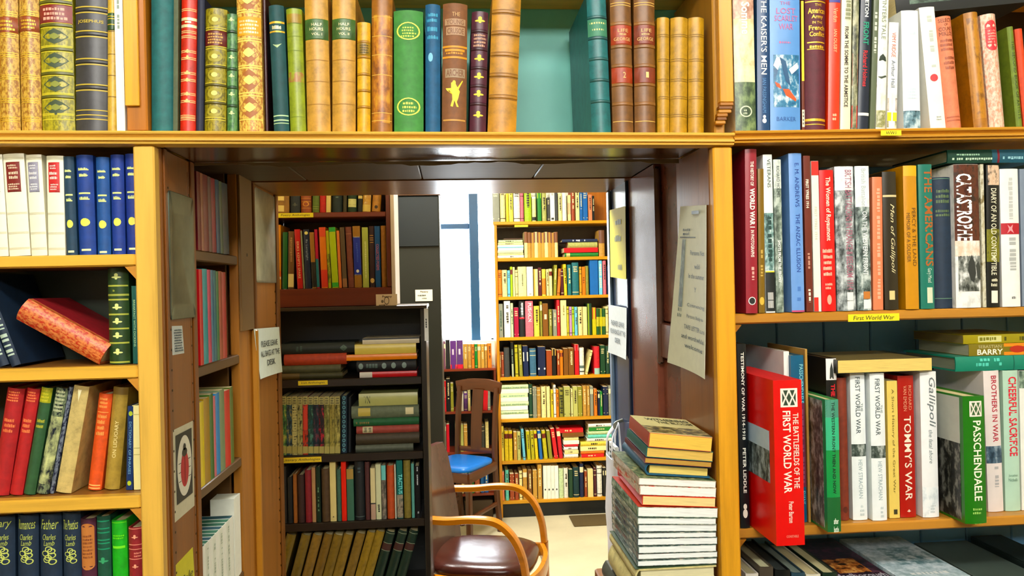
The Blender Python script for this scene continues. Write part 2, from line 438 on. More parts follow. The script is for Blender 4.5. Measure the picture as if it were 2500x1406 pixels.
# small far books: pixel columns on a shelf plane, one mesh each
FC = {'tan': ('#C69A52', 'tan'), 'cream': ('#EFE2A8', 'cream'), 'white': ('#F4F2E4', 'white'), 'yellow': ('#E3CB2E', 'yellow'), 'pyellow': ('#EBD867', 'pale yellow'), 'red': ('#CE2A38', 'red'), 'maroon': ('#5E2030', 'maroon'),
      'brown': ('#8A5A2C', 'brown'), 'rbrown': ('#A4502F', 'reddish brown'), 'dbrown': ('#5C3F26', 'dark brown'), 'orange': ('#E08628', 'orange'), 'salmon': ('#DC8A6C', 'salmon'), 'pink': ('#DE7C8C', 'pink'), 'lilac': ('#C69CC4', 'lilac'),
      'purple': ('#6E3F86', 'purple'), 'blue': ('#1F6CB0', 'blue'), 'navy': ('#1D2C55', 'navy'), 'sky': ('#7FC4DC', 'sky blue'), 'slate': ('#48708C', 'slate blue'), 'teal': ('#22757E', 'teal'), 'aqua': ('#7CCFC0', 'aqua'),
      'green': ('#2E8A3E', 'green'), 'dgreen': ('#1D4A34', 'dark green'), 'lime': ('#AFC81E', 'lime green'), 'olive': ('#9A9443', 'olive'), 'polive': ('#BDBB78', 'pale olive'), 'grey': ('#98978A', 'grey'), 'dgrey': ('#4D4B4C', 'dark grey'), 'black': ('#1B1B20', 'black'),
      'pgreen': ('#CFE0B4', 'pale green'), 'gyellow': ('#C3B81E', 'mustard yellow'), 'dteal': ('#15434A', 'dark teal'), 'mauve': ('#8E5B78', 'mauve'), 'crimson': ('#A9204C', 'crimson'), 'gold': ('#D9A92B', 'golden')}
FAR = []
BOOK_LIMIT = 325
def far(group, place_phrase, Y, Z, items, d=0.14, zmax=9.0, xmin=-9.0):
    """upright books of a far shelf: (x0, x1, ytop, colour[, top shift px[, decs[, kind]]])"""
    for n, q in enumerate(items):
        x0, x1, yt, c = q[:4]; dx = q[4] if len(q) > 4 else None; decs = q[5] if len(q) > 5 else None; kd = q[6] if len(q) > 6 else None
        yb = proj((xat(x0, Y, Z), Y, Z))[1]
        FAR.append(dict(g=group, pl=place_phrase, Y=Y, Z=Z, x0=x0, x1=x1, yt=yt, yb=yb, c=c, dx=dx, decs=decs, kd=kd, d=d, n=n, zmax=zmax, xmin=xmin, area=(x1 - x0) * (yb - max(yt, 466))))
def far_pile(group, place_phrase, Y, Z, items, d=0.14, xmin=-9.0):
    """books lying in a pile: bottom first, (x0, x1, thickness px, colour[, decs])"""
    z = Z
    for n, q in enumerate(items):
        x0, x1, tp, c = q[:4]; th = tp * Y / FPX
        FAR.append(dict(g=group, pl=place_phrase, Y=Y, Z=z, x0=x0, x1=x1, th=th, c=c, decs=q[4] if len(q) > 4 else None, kd=None, d=d, n=n, lie=True, xmin=xmin, area=(x1 - x0) * tp))
        z += th + .0003
def build_far(limit):
    order = sorted(FAR, key=lambda q: -q['area'])[:max(0, limit)]
    keep = set(id(q) for q in order); rest = []
    for i, q in enumerate(FAR):
        rnd = random.Random(i * 7 + 3); hexc, word = FC[q['c']]
        base = lin(hexc); k = 0.9 + 0.2 * rnd.random()
        col = tuple(min(.9, x * k) for x in base)
        style = 'hard' if rnd.random() < .5 else 'paper'
        decs = q['decs']
        dark = sum(base) < 0.9
        ic = PALE if dark else '#4A3A2A'
        if decs is None:
            r = rnd.random()
            if q.get('lie'): decs = [('scrd', .3, .62, ic, .3, .7, .05)] if r < .6 else []
            elif r < .35: decs = [('scrd', .12, .62, ic, .3, .72, .04)]
            elif r < .6: decs = [('scr', .1, .3, ic, .15, .85, 3), ('band', .9, .92, ic)]
            elif r < .72: decs = [('band', .1, .26, '#EDE3BF' if dark else '#7B2B22')]
            elif r < .82: decs = [('band', .08, .1, ic), ('band', .24, .26, ic), ('band', .9, .92, ic)]
            else: decs = []
        kind = q['kd'] or ('cloth' if style == 'hard' else 'jacket')
        if q.get('lie'):
            X0, X1 = max(q['xmin'], xat(q['x0'], q['Y'], q['Z'])), xat(q['x1'], q['Y'], q['Z'])
            o = make_book(q['th'], X1 - X0, q['d'], kind, col, style, decs, simple=True, seed=i, pages='#E9DEB8')
            place(o, Vector((X1, q['Y'] + .008 * rnd.random(), q['Z'])), Vector((0, 0, 1)), Vector((0, 1, 0)), Vector((-1, 0, 0)))
        else:
            Y = q['Y'] + .004 * rnd.random(); Z = q['Z']
            X0, X1 = max(xat(q['x0'], Y, Z), q['xmin']), xat(q['x1'], Y, Z); T = unp(q['x0'] + (q['dx'] or 0), q['yt'], Y)
            a = math.atan2(T.x - X0, T.z - Z) if q['dx'] is not None else 0.0
            h = min((T.z - Z) / math.cos(a), (q['zmax'] - Z - (X1 - X0) * abs(math.sin(a))) / math.cos(a)); w = (X1 - X0) * math.cos(a) - .0006
            o = make_book(w, h, q['d'], kind, col, style, decs, simple=True, seed=i, pages='#E9DEB8')
            Xv = Vector((math.cos(a), 0, -math.sin(a))); Zv = Vector((math.sin(a), 0, math.cos(a)))
            org = Vector((X1, Y, Z)) - Xv * w if a > 0 else Vector((X0 + .0003, Y, Z))
            place(o, org, Xv, Vector((0, 1, 0)), Zv)
        if id(q) in keep:
            o.name = ('lying_book' if q.get('lie') else 'shelved_book')
            w_ = word + (' book lying flat' if q.get('lie') else ' book')
            d_ = f"{w_}, {ORD[q['n']]} from {'bottom' if q.get('lie') else 'left'}"
            tag(o, d_, 'book', q['g']); BOOKS.append((o, d_, q['pl'], q['n']))
        else: rest.append(o)
    if rest:
        mb = MB()
        for o in rest:
            me = o.data; mw = o.matrix_world; k = len(mb.v)
            mb.v += [tuple(mw @ v.co) for v in me.vertices]
            sl = [mb.slot(x) for x in me.materials]
            for p in me.polygons: mb.f.append(tuple(i + k for i in p.vertices)); mb.mi.append(sl[p.material_index])
            D.objects.remove(o)
        o = mb.build('small_distant_books')
        tag(o, 'small distant books filling gaps on the back room shelves', 'books', None, 'stuff')
# ------------------------------------------------------------------ setting
CL0, CL1, CR0, CR1 = -0.4998, -0.4671, 0.4437, 0.4770
XE0, XE1 = -0.84, 1.26
LE = 1.447                                   # inner end of the doorway lining
YF = 1.262                                   # front of the face frame
ZS, ZB = 1.7423, 1.762                       # underside of the lining, of the inner frame
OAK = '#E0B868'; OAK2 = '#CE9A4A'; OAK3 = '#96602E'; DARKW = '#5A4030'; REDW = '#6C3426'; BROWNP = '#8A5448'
CEIL = 2.80; XL, XR, YB, YR = -1.9, 2.2, 5.27, -2.6
def slab(name, parts, m_, kind=True):
    mb = MB()
    for q in parts: mb.box(*q, m_)
    o = mb.build(name, smooth=False)
    return struct(o) if kind else o
slab('floor', [(XL, XR, 1.8, YB, -0.05, 0.0)], mat('carpet', '#D6CCB2'))
slab('floor', [(XL, XR, YR, 1.7998, -0.05, 0.0)], mat('carpet', '#4A3A2E'))
slab('ceiling', [(XL, XR, YR, YB, CEIL, CEIL + .05)], mat('paint', '#E9E4D6'))
slab('wall_left', [(XL - .08, XL, YR, YB, 0, CEIL)], mat('paint', '#E4DAC2'))
slab('wall_right', [(XR, XR + .08, YR, YB, 0, CEIL)], mat('paint', '#E4DAC2'))
slab('wall_rear', [(XL, XR, YR - .08, YR, 0, CEIL)], mat('paint', '#E4DAC2'))
# far wall with the window opening
WX0, WX1 = xat(1058, YB, 1.8), xat(1203, YB, 1.8); WZ0, WZ1 = zat(1130, 836, YB), 2.55
slab('wall_back', [(XL, WX0, YB, YB + .22, 0, CEIL), (WX1, XR, YB, YB + .22, 0, CEIL), (WX0, WX1, YB, YB + .22, 0, WZ0), (WX0, WX1, YB, YB + .22, WZ1, CEIL)], mat('paint', '#EFEBDD'))
win = empty('window_1', ((WX0 + WX1) / 2, YB + .14, WZ0)); struct(win)
def wpart(name, boxes, m_):
    mb = MB(); c = win.location
    for a in boxes: mb.bbox(a[0] - c[0], a[1] - c[0], a[2] - c[1], a[3] - c[1], a[4] - c[2], a[5] - c[2], m_, .004)
    return mb.build(name, win)
bluep = mat('paint', '#17527C'); yw = YB + .12
mx0, mx1 = xat(1146, yw, 1.8), xat(1168, yw, 1.8); tz0, tz1 = zat(1110, 560, yw), zat(1110, 546, yw)
wpart('mullion', [(mx0, mx1, yw - .05, yw + .03, WZ0, WZ1)], bluep)
wpart('transom', [(WX0, mx0, yw - .015, yw + .015, tz0, tz1)], bluep)
wpart('window_frame', [(WX0, WX0 + .022, yw, yw + .03, WZ0, WZ1), (WX1 - .022, WX1, yw, yw + .03, WZ0, WZ1), (WX0, WX1, yw, yw + .03, WZ0, WZ0 + .02), (WX0, WX1, yw, yw + .03, WZ1 - .03, WZ1)], mat('paint', '#E8EEF0'))
wpart('window_sill', [(WX0, WX1, YB + .002, YB + .12, WZ0 - .001, WZ0 + .008)], mat('paint', '#F2F0E8'))
g_, gnt, gb = node_mat('window_glass')
tr = gnt.nodes.new('ShaderNodeBsdfTransparent'); gl = gnt.nodes.new('ShaderNodeBsdfGlossy'); gl.inputs['Roughness'].default_value = 0.02
mx = gnt.nodes.new('ShaderNodeMixShader'); mx.inputs[0].default_value = 0.06
gnt.links.new(tr.outputs[0], mx.inputs[1]); gnt.links.new(gl.outputs[0], mx.inputs[2]); gnt.links.new(mx.outputs[0], gnt.nodes['Material Output'].inputs['Surface'])
for a, b in ((WX0 + .02, mx0), (mx1, WX1 - .02)):
    mb = MB(); c = win.location; mb.box(a - c[0], b - c[0], yw + .012 - c[1], yw + .016 - c[1], .02, WZ1 - WZ0 - .03, g_); mb.build('window_pane', win)
area('window_portal', ((WX0 + WX1) / 2, YB + .23, (WZ0 + WZ1) / 2), ((WX0 + WX1) / 2, 0, (WZ0 + WZ1) / 2), WX1 - WX0, WZ1 - WZ0, 1.0, portal=True)
# the thick wall between the two rooms
slab('wall_front', [(XL, -0.655, 1.54, 2.12, 0, CEIL), (0.477, XR, 1.54, 2.12, 0, CEIL), (-0.655, 0.477, 1.54, 2.12, 1.80, CEIL)], mat('paint', '#B9A98C'))
slab('trim_1', [(-0.655, CR0 + .03, 1.514, 1.85, 1.776, 1.799)], wood('#5B4635', 'x', .5))
tr2 = MB()
for a, b in ((-0.655, -.335), (-.333, -.065), (-.063, .2), (.202, CR0)): tr2.bbox(a, b, 1.4795, 1.845, 1.764, 1.7755, wood('#5B4635', 'x', .5), .002)
struct(tr2.build('trim_2'))
rg = MB(); rr = random.Random(3); n_ = 60; top_ = []; bot_ = []
for i in range(n_ + 1):
    x = CL1 + .002 + (CR0 - CL1 - .004) * i / n_; top_.append((x, 1.7415)); bot_.append((x, 1.7375 - .003 * rr.random() + .0025 * math.sin(i * .4)))
rg.loft([[(a[0], 1.4485, a[1]), (b[0], 1.4485, b[1]), (b[0], 1.4505, b[1]), (a[0], 1.4505, a[1])] for a, b in zip(top_, bot_)], mat('paint', '#8A745C')); struct(rg.build('trim_11'))
# inner frame: head and two jambs
iw = wood('#8A5A34', 'x', .3); ivz = wood('#A5703A', 'z', .4)
slab('trim_3', [(CL1 - .18, CR0 + .03, 1.852, 2.12, ZB, 1.799)], iw)
slab('trim_4', [(-0.655, CL1, 1.852, 2.12, 0, ZB)], ivz)
tb = MB()
for y0, y1 in ((1.853, 1.868), (2.085, 2.115)): tb.bbox(CL1, CL1 + .006, y0, y1, 0.0, ZB, wood('#8A5A30', 'z'), .002)
for k in range(46):
    z = .4 + k * .029
    for y in (1.874, 2.079): tb.box(CL1 - .001, CL1 + .0012, y - .002, y + .002, z, z + .004, mat('metal', '#4A3B2A'))
struct(tb.build('trim_5'))
slab('trim_6', [(CL1 - .02, CL1 - .002, 1.735, 1.851, 0, 1.776)], wood('#B47C3C', 'z', .4))
mb = MB(); mb.bbox(CL1 - .002, CL1 + .004, 1.742, 1.846, zat(590, 806, 1.8), 1.775, mat('paint', '#8B6B45'), .001); mb.box(CL1 + .004, CL1 + .0045, 1.79, 1.797, 1.585, 1.592, mat('ink', '#3A2A1A'))
struct(mb.build('trim_7'))
mb = MB(); mb.bbox(CL1 - .002, CL1 + .012, 1.835, 1.851, 0, zat(590, 806, 1.8) - .001, wood('#C08A40', 'z', .4), .003); struct(mb.build('trim_8'))
# right jamb of the inner frame, glossy dark paint
slab('trim_9', [(CR0, 0.476, 1.885, 2.12, 0, ZB)], mat('gloss', '#4A5478'))
mb = MB(); mb.bbox(CR0 - .008, CR0, 2.088, 2.118, 0, ZB, mat('gloss', '#8FA6C4'), .003); mb.bbox(CR0 - .006, CR0, 1.887, 1.905, 0, ZB, mat('gloss', '#3A4058'), .003)
struct(mb.build('trim_10'))
# panelled door leaf folded back against the right side
dr = empty('door_1', (CR0, 1.68, 0)); struct(dr)
def dpart(name, boxes, m_, b=.003):
    mb = MB(); c = dr.location
    for a in boxes: mb.bbox(a[0] - c[0], a[1] - c[0], a[2] - c[1], a[3] - c[1], a[4], a[5], m_, b)
    return mb.build(name, dr)
bp = mat('gloss', BROWNP); zt_ = 1.765
zr = zat(1625, 790, 1.58)
dpart('door_stile', [(CR0, .474, 1.640, 1.882, .02, zt_)], bp)
dpart('door_rail', [(CR0 + .002, .474, 1.478, 1.638, zr - .075, zr)], bp)
dpart('door_panel', [(CR0 + .012, .474, 1.478, 1.638, .02, zr - .077), (CR0 + .012, .474, 1.478, 1.638, zr + .001, zt_)], bp)
dpart('door_bead', [(CR0 - .004, CR0 + .010, 1.620, 1.637, zr - .09, zt_ - .01)], mat('gloss', '#6E5048'), .005)

# ------------------------------------------------------------------ the bookcase built round the doorway
bc = empty('doorway_bookcase', (0, YF, 0))
tag(bc, 'honey coloured oak bookcase built around the doorway with shelves on both sides', 'bookcase')
def cpart(name, boxes, m_, b=.0025, label=None, parent=None):
    mb = MB()
    for a in boxes: mb.bbox(a[0], a[1], a[2] - YF, a[3] - YF, a[4], a[5], m_, b)
    o = mb.build(name, parent or bc)
    if label: o['label'] = label
    return o
oz, ox = wood(OAK, 'z'), wood(OAK, 'x')
P0 = unp(0, 316, 1.25); P1 = unp(1785, 322, 1.25); P2 = unp(1790, 318, 1.252); P3 = unp(2500, 308, 1.252)
def zline(a, b): return lambda px, X=None: a.z + (b.z - a.z) * ((X if X is not None else unp(px, 320, 1.27).x) - a.x) / (b.x - a.x)
ZT, ZT2 = zline(P0, P1), zline(P2, P3)
def lip(x0, x1, zf, m_, name):
    pr = [(-.006, 0), (-.011, -.0015), (-.012, -.003), (-.011, -.0055), (-.005, -.007), (-.003, -.009), (-.006, -.011), (-.009, -.013), (-.009, -.0155), (-.004, -.0165), (-.007, -.018), (-.006, -.0205), (.004, -.0215), (.0205, -.0215), (.0205, -.004), (.238, -.004), (.238, 0)]
    mb = MB(); rings = []
    for x in (x0, x1): rings.append([(x, y, zf(0, x) + z) for y, z in pr])
    mb.loft(rings, m_); return mb.build(name, bc, angle=25)
lip(XE0, CR1 + .001, ZT, ox, 'shelf'); lip(CR1 + .0015, XE1, ZT2, wood(OAK2, 'x'), 'shelf')
cpart('upright', [(CL0, CL1, YF, 1.284, 0, ZT(0, CL0) - .022)], oz); cpart('upright', [(CR0, CR1, YF, 1.284, 0, ZT(0, CR1) - .022)], wood('#DFA848', 'z'))
cpart('upright', [(XE0 - .026, XE0 - .0004, YF, 1.51, 0, 2.3)], oz); cpart('upright', [(XE1 + .0004, XE1 + .026, YF, 1.54, 0, 2.3)], oz)
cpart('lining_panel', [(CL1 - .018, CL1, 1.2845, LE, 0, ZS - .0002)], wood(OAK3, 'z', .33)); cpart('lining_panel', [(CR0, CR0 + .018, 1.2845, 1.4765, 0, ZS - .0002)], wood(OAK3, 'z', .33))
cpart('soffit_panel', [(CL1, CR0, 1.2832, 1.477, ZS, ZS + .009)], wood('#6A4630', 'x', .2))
for y0, y1 in ((1.298, 1.31), (1.426, 1.4455)): cpart('lining_bead', [(CL1, CL1 + .003, y0, y1, 0, ZS - .001)], wood('#8A5428', 'z'), .001)
for y in (1.318, 1.418):
    nb = MB()
    for k in range(30):
        z = .7 + k * .0337
        nb.box(CL1 - .0005, CL1 + .0012, y - .0016 - YF, y + .0016 - YF, z, z + .0035, mat('metal', '#4A3B2A'))
    nb.bbox(CL1 - .001, CL1 + .0006, y - .004 - YF, y + .004 - YF, .6, 1.72, wood('#8A5428', 'z'), .0003)
    nb.build('nailed_strip', bc)
sidew = wood('#9C6A34', 'z')
cpart('divider', [(xat(309, 1.272, 1.85), xat(360, 1.272, 1.85), 1.268, 1.495, ZT(0, -.56) + .0005, 2.04)], wood('#B5762E', 'z'))
cpart('divider_strip', [(xat(303, 1.262, 1.85), xat(338, 1.262, 1.85), 1.2625, 1.2675, zat(320, 259, 1.265), 2.04)], wood('#E0AC45', 'z'), .001, 'paler cover strip')
dvx0, dvx1 = xat(1757, 1.262, 1.85), xat(1790, 1.262, 1.85)
cpart('divider', [(dvx0 - .006, dvx0 + .012, 1.275, 1.495, ZT(0, .45) + .0005, 2.04)], wood('#B98A45', 'z'))
cpart('divider_strip', [(dvx0, dvx1, 1.2615, 1.2745, zat(1770, 249, 1.262), 2.04)], wood('#D9A03E', 'z'), .001)
# split lower end of that strip
mb = MB()
for i in range(6):
    z1 = zat(1770, 249 + i * 9, 1.262); z0 = zat(1770, 258 + i * 9, 1.262)
    mb.bbox(dvx0 - .0015 * i - .001 * (i % 2), dvx1 - .0035 * i + .0015 * (i % 3), 1.262 - YF, 1.2735 - YF, z0 + .0004, z1, wood(['#B07630', '#8A5624', '#C08A40'][i % 3], 'x'), .001)
o = mb.build('split_end', bc); o['label'] = 'splintered lower end of the strip'
cpart('back_panel', [(XE0, CR1 + .01, 1.502, 1.512, 1.763, 2.3)], mat('paint', '#82C8C2'), .001, 'teal painted back above the doorway')
cpart('back_panel', [(CR1 + .0105, XE1, 1.502, 1.512, 1.763, 2.3)], mat('paint', '#3A322C'), .001)  # shadow behind the war books put into the dark panel colour
cpart('upper_shelf', [(XE0, XE1, 1.265, 1.50, 2.046, 2.066)], ox)
# left shelves
ZL = [zat(165, 623, 1.265), zat(165, 897, 1.265), zat(165, 1216, 1.265)]; ZL.append(ZL[2] - .225)
XLE = CL0 - .0005
for z, th in zip(ZL, (.019, .0205, .021, .021)):
    cpart('shelf', [(XE0, XLE, YF + .001, 1.284, z - th, z)], wood('#E0B45C', 'x')); cpart('shelf_board', [(XE0, CL1 - .019, 1.2842, 1.4365, z - th, z - .0002)], wood('#96683A', 'x'), .001)
    mb = MB(); x1 = CL1 - .0187 if 0 else XLE
    mb.loft([[(x1, 1.266 - YF, z - th), (x1, 1.266 - YF, z - th - .021), (x1 - .017, 1.266 - YF, z - th - .001)], [(x1, 1.30 - YF, z - th), (x1, 1.30 - YF, z - th - .021), (x1 - .017, 1.30 - YF, z - th - .001)]], wood('#C58F4A', 'x'))
    mb.build('bracket', bc)
cpart('back_panel', [(XE0, CL1 - .02, 1.4375, 1.4465, 0, 1.735)], mat('paint', '#3A4038'), .001)
# right shelves
ZR = [zat(2150, 758, 1.28), zat(2150, 1277, 1.28)]; ZR.append(ZR[1] - .30)
for z in ZR:
    cpart('shelf', [(CR0 + .02, XE1, 1.2845, 1.528, z - .0175, z)], wood('#C48E48', 'x'))
    mb = MB(); x1 = CR1 + .001
    mb.loft([[(x1, 1.286 - YF, z - .018), (x1, 1.286 - YF, z - .04), (x1 + .018, 1.286 - YF, z - .019)], [(x1, 1.32 - YF, z - .018), (x1, 1.32 - YF, z - .04), (x1 + .018, 1.32 - YF, z - .019)]], wood('#A8702E', 'x'))
    mb.build('bracket', bc)
lx_ = xat(2046, 1.31, .99); zfl = zat(2150, 1418, 1.29) - .0355
cpart('shelf', [(lx_, XE1, 1.30, 1.528, zfl - .016, zfl)], wood('#8A5A2C', 'x'))
mb = MB(); x = CR0 + .02
while x < XE1: mb.bbox(x, x + .0985, 1.529 - YF, 1.538 - YF, 0, 1.735, mat('paint', '#7AA6CC'), .0022); x += .1
o = mb.build('back_boards', bc); o['label'] = 'blue-grey boarded back'
# shelf markers (yellow labels)
def marker(name, x0, x1, y0, y1, Y, txt, label, col='#F0DF22', parent=None, back=.0008, bold=.0, inset=.1, shear=.15):
    c = (unp(x0, y0, Y) + unp(x1, y1, Y)) / 2; w = abs(unp(x1, y0, Y).x - unp(x0, y0, Y).x); h = abs(unp(x0, y0, Y).z - unp(x0, y1, Y).z)
    mb = MB(); mb.box(-w / 2, w / 2, 0, back, -h / 2, h / 2, mat('paper', col))
    if txt:
        S = Spine(w, h, 0.0)
        class Q:
            w = S.w; h = S.h; b = 0
            def p(s, u, t, off): return (-w / 2 + u * w, -off, h / 2 - t * h)
        text(mb, Q(), txt, .22, .8, mat('ink', '#23231C'), inset, 1 - inset, 'h', bold, shear, .0004)
    o = mb.build(name, None, smooth=False); o.location = (c.x, Y - back, c.z)
    tag(o, label, 'label', 'yellow shelf labels'); return o
marker('shelf_label', 2150, 2200, 318, 331, 1.2435, 'WW1', 'small yellow shelf label on the moulded shelf edge below the war books', inset=.25)
marker('shelf_label', 2070, 2195, 766, 784, 1.2838, 'First World War', 'yellow handwritten shelf label reading First World War on the right bookcase shelf')
# ------------------------------------------------------------------ top shelf
ZTF = ZT
class _Z:  # the top shelf hangs a little out of level
    pass
def rowT(px, px1): f = ZT if px < 1788 else ZT2; ROW['Z'] = max(f(px), f(px1)) + .0002
_B = B
def T(xb0, xb1, *a, **k): rowT(xb0, xb1); return _B(xb0, xb1, *a, **k)
row('old books on the top shelf', 'on the top shelf', 1.274, 0, .155)
tan = '#C08A3C'
for (x0, x1, xt, ds, ly) in ((-8, 44, -14, 'tan book with gilt speckled spine cut by the shelf end', (42, 78)), (46, 96, 40, 'narrow tan book with gilt speckled spine and faded red label', (40, 74))):
    T(x0, x1, xt, -28, ds, 'tooled', '#A8742C', 'hard', [('label', ly[0], ly[1], '#A4562E', 0, 1, [('scr', ly[0] + 5, ly[1] - 3, GOLD, .15, .9, 3)], 'red title label')] + [('lines', [y, y + 5, y + 10], GOLD) for y in (27, 80, 128, 183, 240, 286)], c2='#DFB860')
T(97, 178, 93, -25, 'thick olive book with gilt lozenge panels and red title label', 'tooled', '#8C8526', 'hard',
  [('rb', y, '#6E6A1E') for y in (3, 60, 119, 178, 235)] + [('lines', [y - 5, y + 6, y - 8], '#E0D255') for y in (3, 60, 119, 178, 235, 285)] +
  [('label', 12, 54, '#8E2C28', 0, 1, [('scr', 16, 50, '#E8B0A0', .1, .9, 3)], 'red leather title label')] +
  [x for y in (88, 147, 205, 262) for x in (('dia', y, 19, .4, '#4A5540'), ('dia', y, 8, .17, '#94964A', .0010))], c2='#BDB23C')
T(179, 259, 178, -28, 'thick dark grey leather book with gilt double bands', 'leather', '#4A454C', 'hard',
  [('rb', y, '#3E3A40') for y in (23, 82, 150, 213)] + [x for y in (23, 82, 150, 213) for x in (('band', y - 8, y - 5, '#C8B254'), ('band', y + 6, y + 9, '#C8B254'))] + [('band', y, y + 2.4, '#C8B254') for y in (268, 280, 290)] + [('text', 'JOSEPHUS', 48, 58, '#C8B254', .1, .9, 'h', .02)])
T(260, 284, 260, -25, 'thin cream vellum book with a green label', 'leather', '#D9B65A', 'hard', [('label', 33, 72, '#3D5A2C', 0, 1, [('lines', [40, 46, 60], GOLD)], 'green title label')] + [('lines', [76, 132, 184, 236], '#8A6A2A')])
T(285, 306, 281, -24, 'thin white pamphlet beside the wooden divider', 'paper', '#F2F1E6', 'paper', [('scrd', 0, 70, '#9AA39A', .3, .6)], pages='#F2EED8', dy=-.004)
T(365, 421, 364, -22, 'thick teal cloth book with plain spine right of the divider', 'cloth', '#2C7074', 'hard', [])
T(422, 434, 424, -20, 'thin dull olive book beside the thick teal book', 'cloth', '#5C6248', 'paper', [])
T(436, 475, 440, -18, 'bright red book with gilt bands and corner scrolls', 'leather', '#D5402E', 'hard',
  [('band', 43, 50, PALE), ('band', 60, 67, PALE), ('band', 52, 56, PALE, .3, .7)] + [('lines', [y, y + 4], '#F0C890') for y in (22, 76, 88, 124, 141, 177, 194, 228, 246, 282, 289)] + [('fleur', y, .22, '#F0C890') for y in (126, 141, 178, 196, 230, 247)])
T(477, 495, 481, -6, 'thin navy book between the red and gilt spotted books', 'cloth', '#1E2546', 'hard', [])
T(495, 549, 498, 20, 'short olive book with gilt flowers and maroon label', 'tooled', '#7A6C22', 'hard',
  [('label', 76, 111, '#7A2E2A', 0, 1, [('scr', 80, 108, '#C8A060', .1, .9, 4)], 'maroon title label')] + [('lines', [y - 3, y + 3], '#D8C85A') for y in (70, 116, 161, 206, 250, 290)] + [('rb', y, '#6A5E1E', .0026) for y in (162, 207, 251)] + [x for y in (48, 138, 183, 228, 272) for x in (('oval', y, 14, .34, '#A89A3A'), ('oval', y, 6, .15, '#E6DC8A', .5, .001))], c2='#B0A03A')
T(553, 578, 552, 33, 'slim green book with small gilt rosettes', 'tooled', '#3F7048', 'hard', [('rb', y, '#2E5436', .0026) for y in (77, 122, 168, 213, 258)] + [('fleur', y, .34, '#CFE0A8') for y in (48, 140, 185, 230, 276)], c2='#6C9A62')
T(581, 641, 577, -22, 'tan book with large gilt diamonds down the spine', 'tooled', '#B87A3A', 'hard',
  [('band', y, y + 3, '#F0D27A') for y in (22, 28, 92, 98, 158, 164, 225, 232, 290)] + [('band', 40, 86, '#E3A63C'), ('scr', 46, 82, PALE, .1, .9, 4)] + [x for y in (-2, 128, 195, 262) for x in (('dia', y, 27, .46, '#A86A34'), ('dia', y, 12, .25, '#F0DC86', .0011))], c2='#EFCB74')
T(647, 656, 640, -10, 'thin dark maroon book behind the diamond tooled book', 'leather', '#4A1A22', 'hard', [], dy=.016)
T(667, 705, 653, 12, 'slim dark teal book leaning slightly left with gilt bands', 'cloth', '#12535A', 'hard', [('band', 52, 57, GOLD), ('band', 75, 79, GOLD), ('scr', 60, 74, PALE, .2, .8, 1), ('poly', [(.2, 108), (.8, 106), (.5, 117)], '#B8C8A0'), ('band', 281, 284, '#BFD8B0'), ('band', 292, 295, '#BFD8B0'), ('band', 300, 302, '#BFD8B0')])
T(707, 746, 696, 20, 'yellow-green worn book with reddish stain', 'leather', '#9DA83A', 'hard', [('band', 33, 56, '#A88A30', .02, .98, 'leather'), ('img', 176, 200, ('#9DA83A', '#A8704A', '#9DA83A'))] + [('lines', [y], '#7E8A2A') for y in (56, 88, 123, 285)])
for x0, x1, xt, v, col in ((748, 806, 743, 'first', 'I'), (809, 867, 809, 'second', 'II')):
    T(x0, x1, xt, -22, 'large pale tan volume with green title band, ' + v + ' of the pair', 'leather', '#CDA053', 'hard', [('label', 47, 94, '#4E6E38', 0, 1, [('text', 'HALF', 56, 63, PALE, .3, .75, 'h'), ('text', 'HOURS', 67, 74, PALE, .22, .8, 'h'), ('text', 'VOL. ' + col, 80, 86, PALE, .3, .75, 'h')], 'green title band')] + [('lines', [y], '#A87C38') for y in (146, 198, 254)])
T(871, 904, 871, 54, 'short golden yellow book with thin raised bands', 'leather', '#DDB034', 'hard', [('rb', y, '#B88A24', .0024) for y in (102, 139, 181, 221, 261)] + [('label', 105, 133, '#A8862E', 0, 1, [('scr', 108, 131, '#5A4A18', .15, .9, 4)], 'darker label')])
T(905, 957, 906, -18, 'tall mottled brown leather book with worn spine', 'leather', '#A8702E', 'hard', [('lines', [y], '#D8B060') for y in (40, 88, 134, 183, 276, 295)] + [('img', 36, 300, ('#8A5428', '#B87A34', '#C89840'), .1, .9)])
T(961, 1034, 960, 25, 'wide green cloth book with two gilt wreaths', 'cloth', '#4E8E4A', 'hard', [('ring', 76, 22, .4, '#D8DC72', .13), ('ring', 261, 22, .4, '#D8DC72', .13), ('scr', 64, 92, '#BFCF62', .24, .78, 4), ('scr', 248, 276, '#D8DC72', .24, .78, 3)])
T(1038, 1075, 1038, 10, 'slim bright blue cloth book with faded lettering', 'cloth', '#15618C', 'hard', [('scr', 30, 56, '#4FA3C4', .1, .9, 2), ('scr', 62, 80, '#4FA3C4', .1, .9, 1), ('scr', 84, 98, '#4FA3C4', .1, .9, 1), ('oval', 140, 11, .16, '#8CC4DC', .35)])
arch = [(.36, 203), (.5, 200), (.6, 212), (.72, 224), (.66, 240), (.6, 250), (.68, 262), (.6, 262), (.5, 246), (.44, 262), (.34, 260), (.42, 244), (.4, 228), (.2, 222), (.14, 216), (.36, 216)]
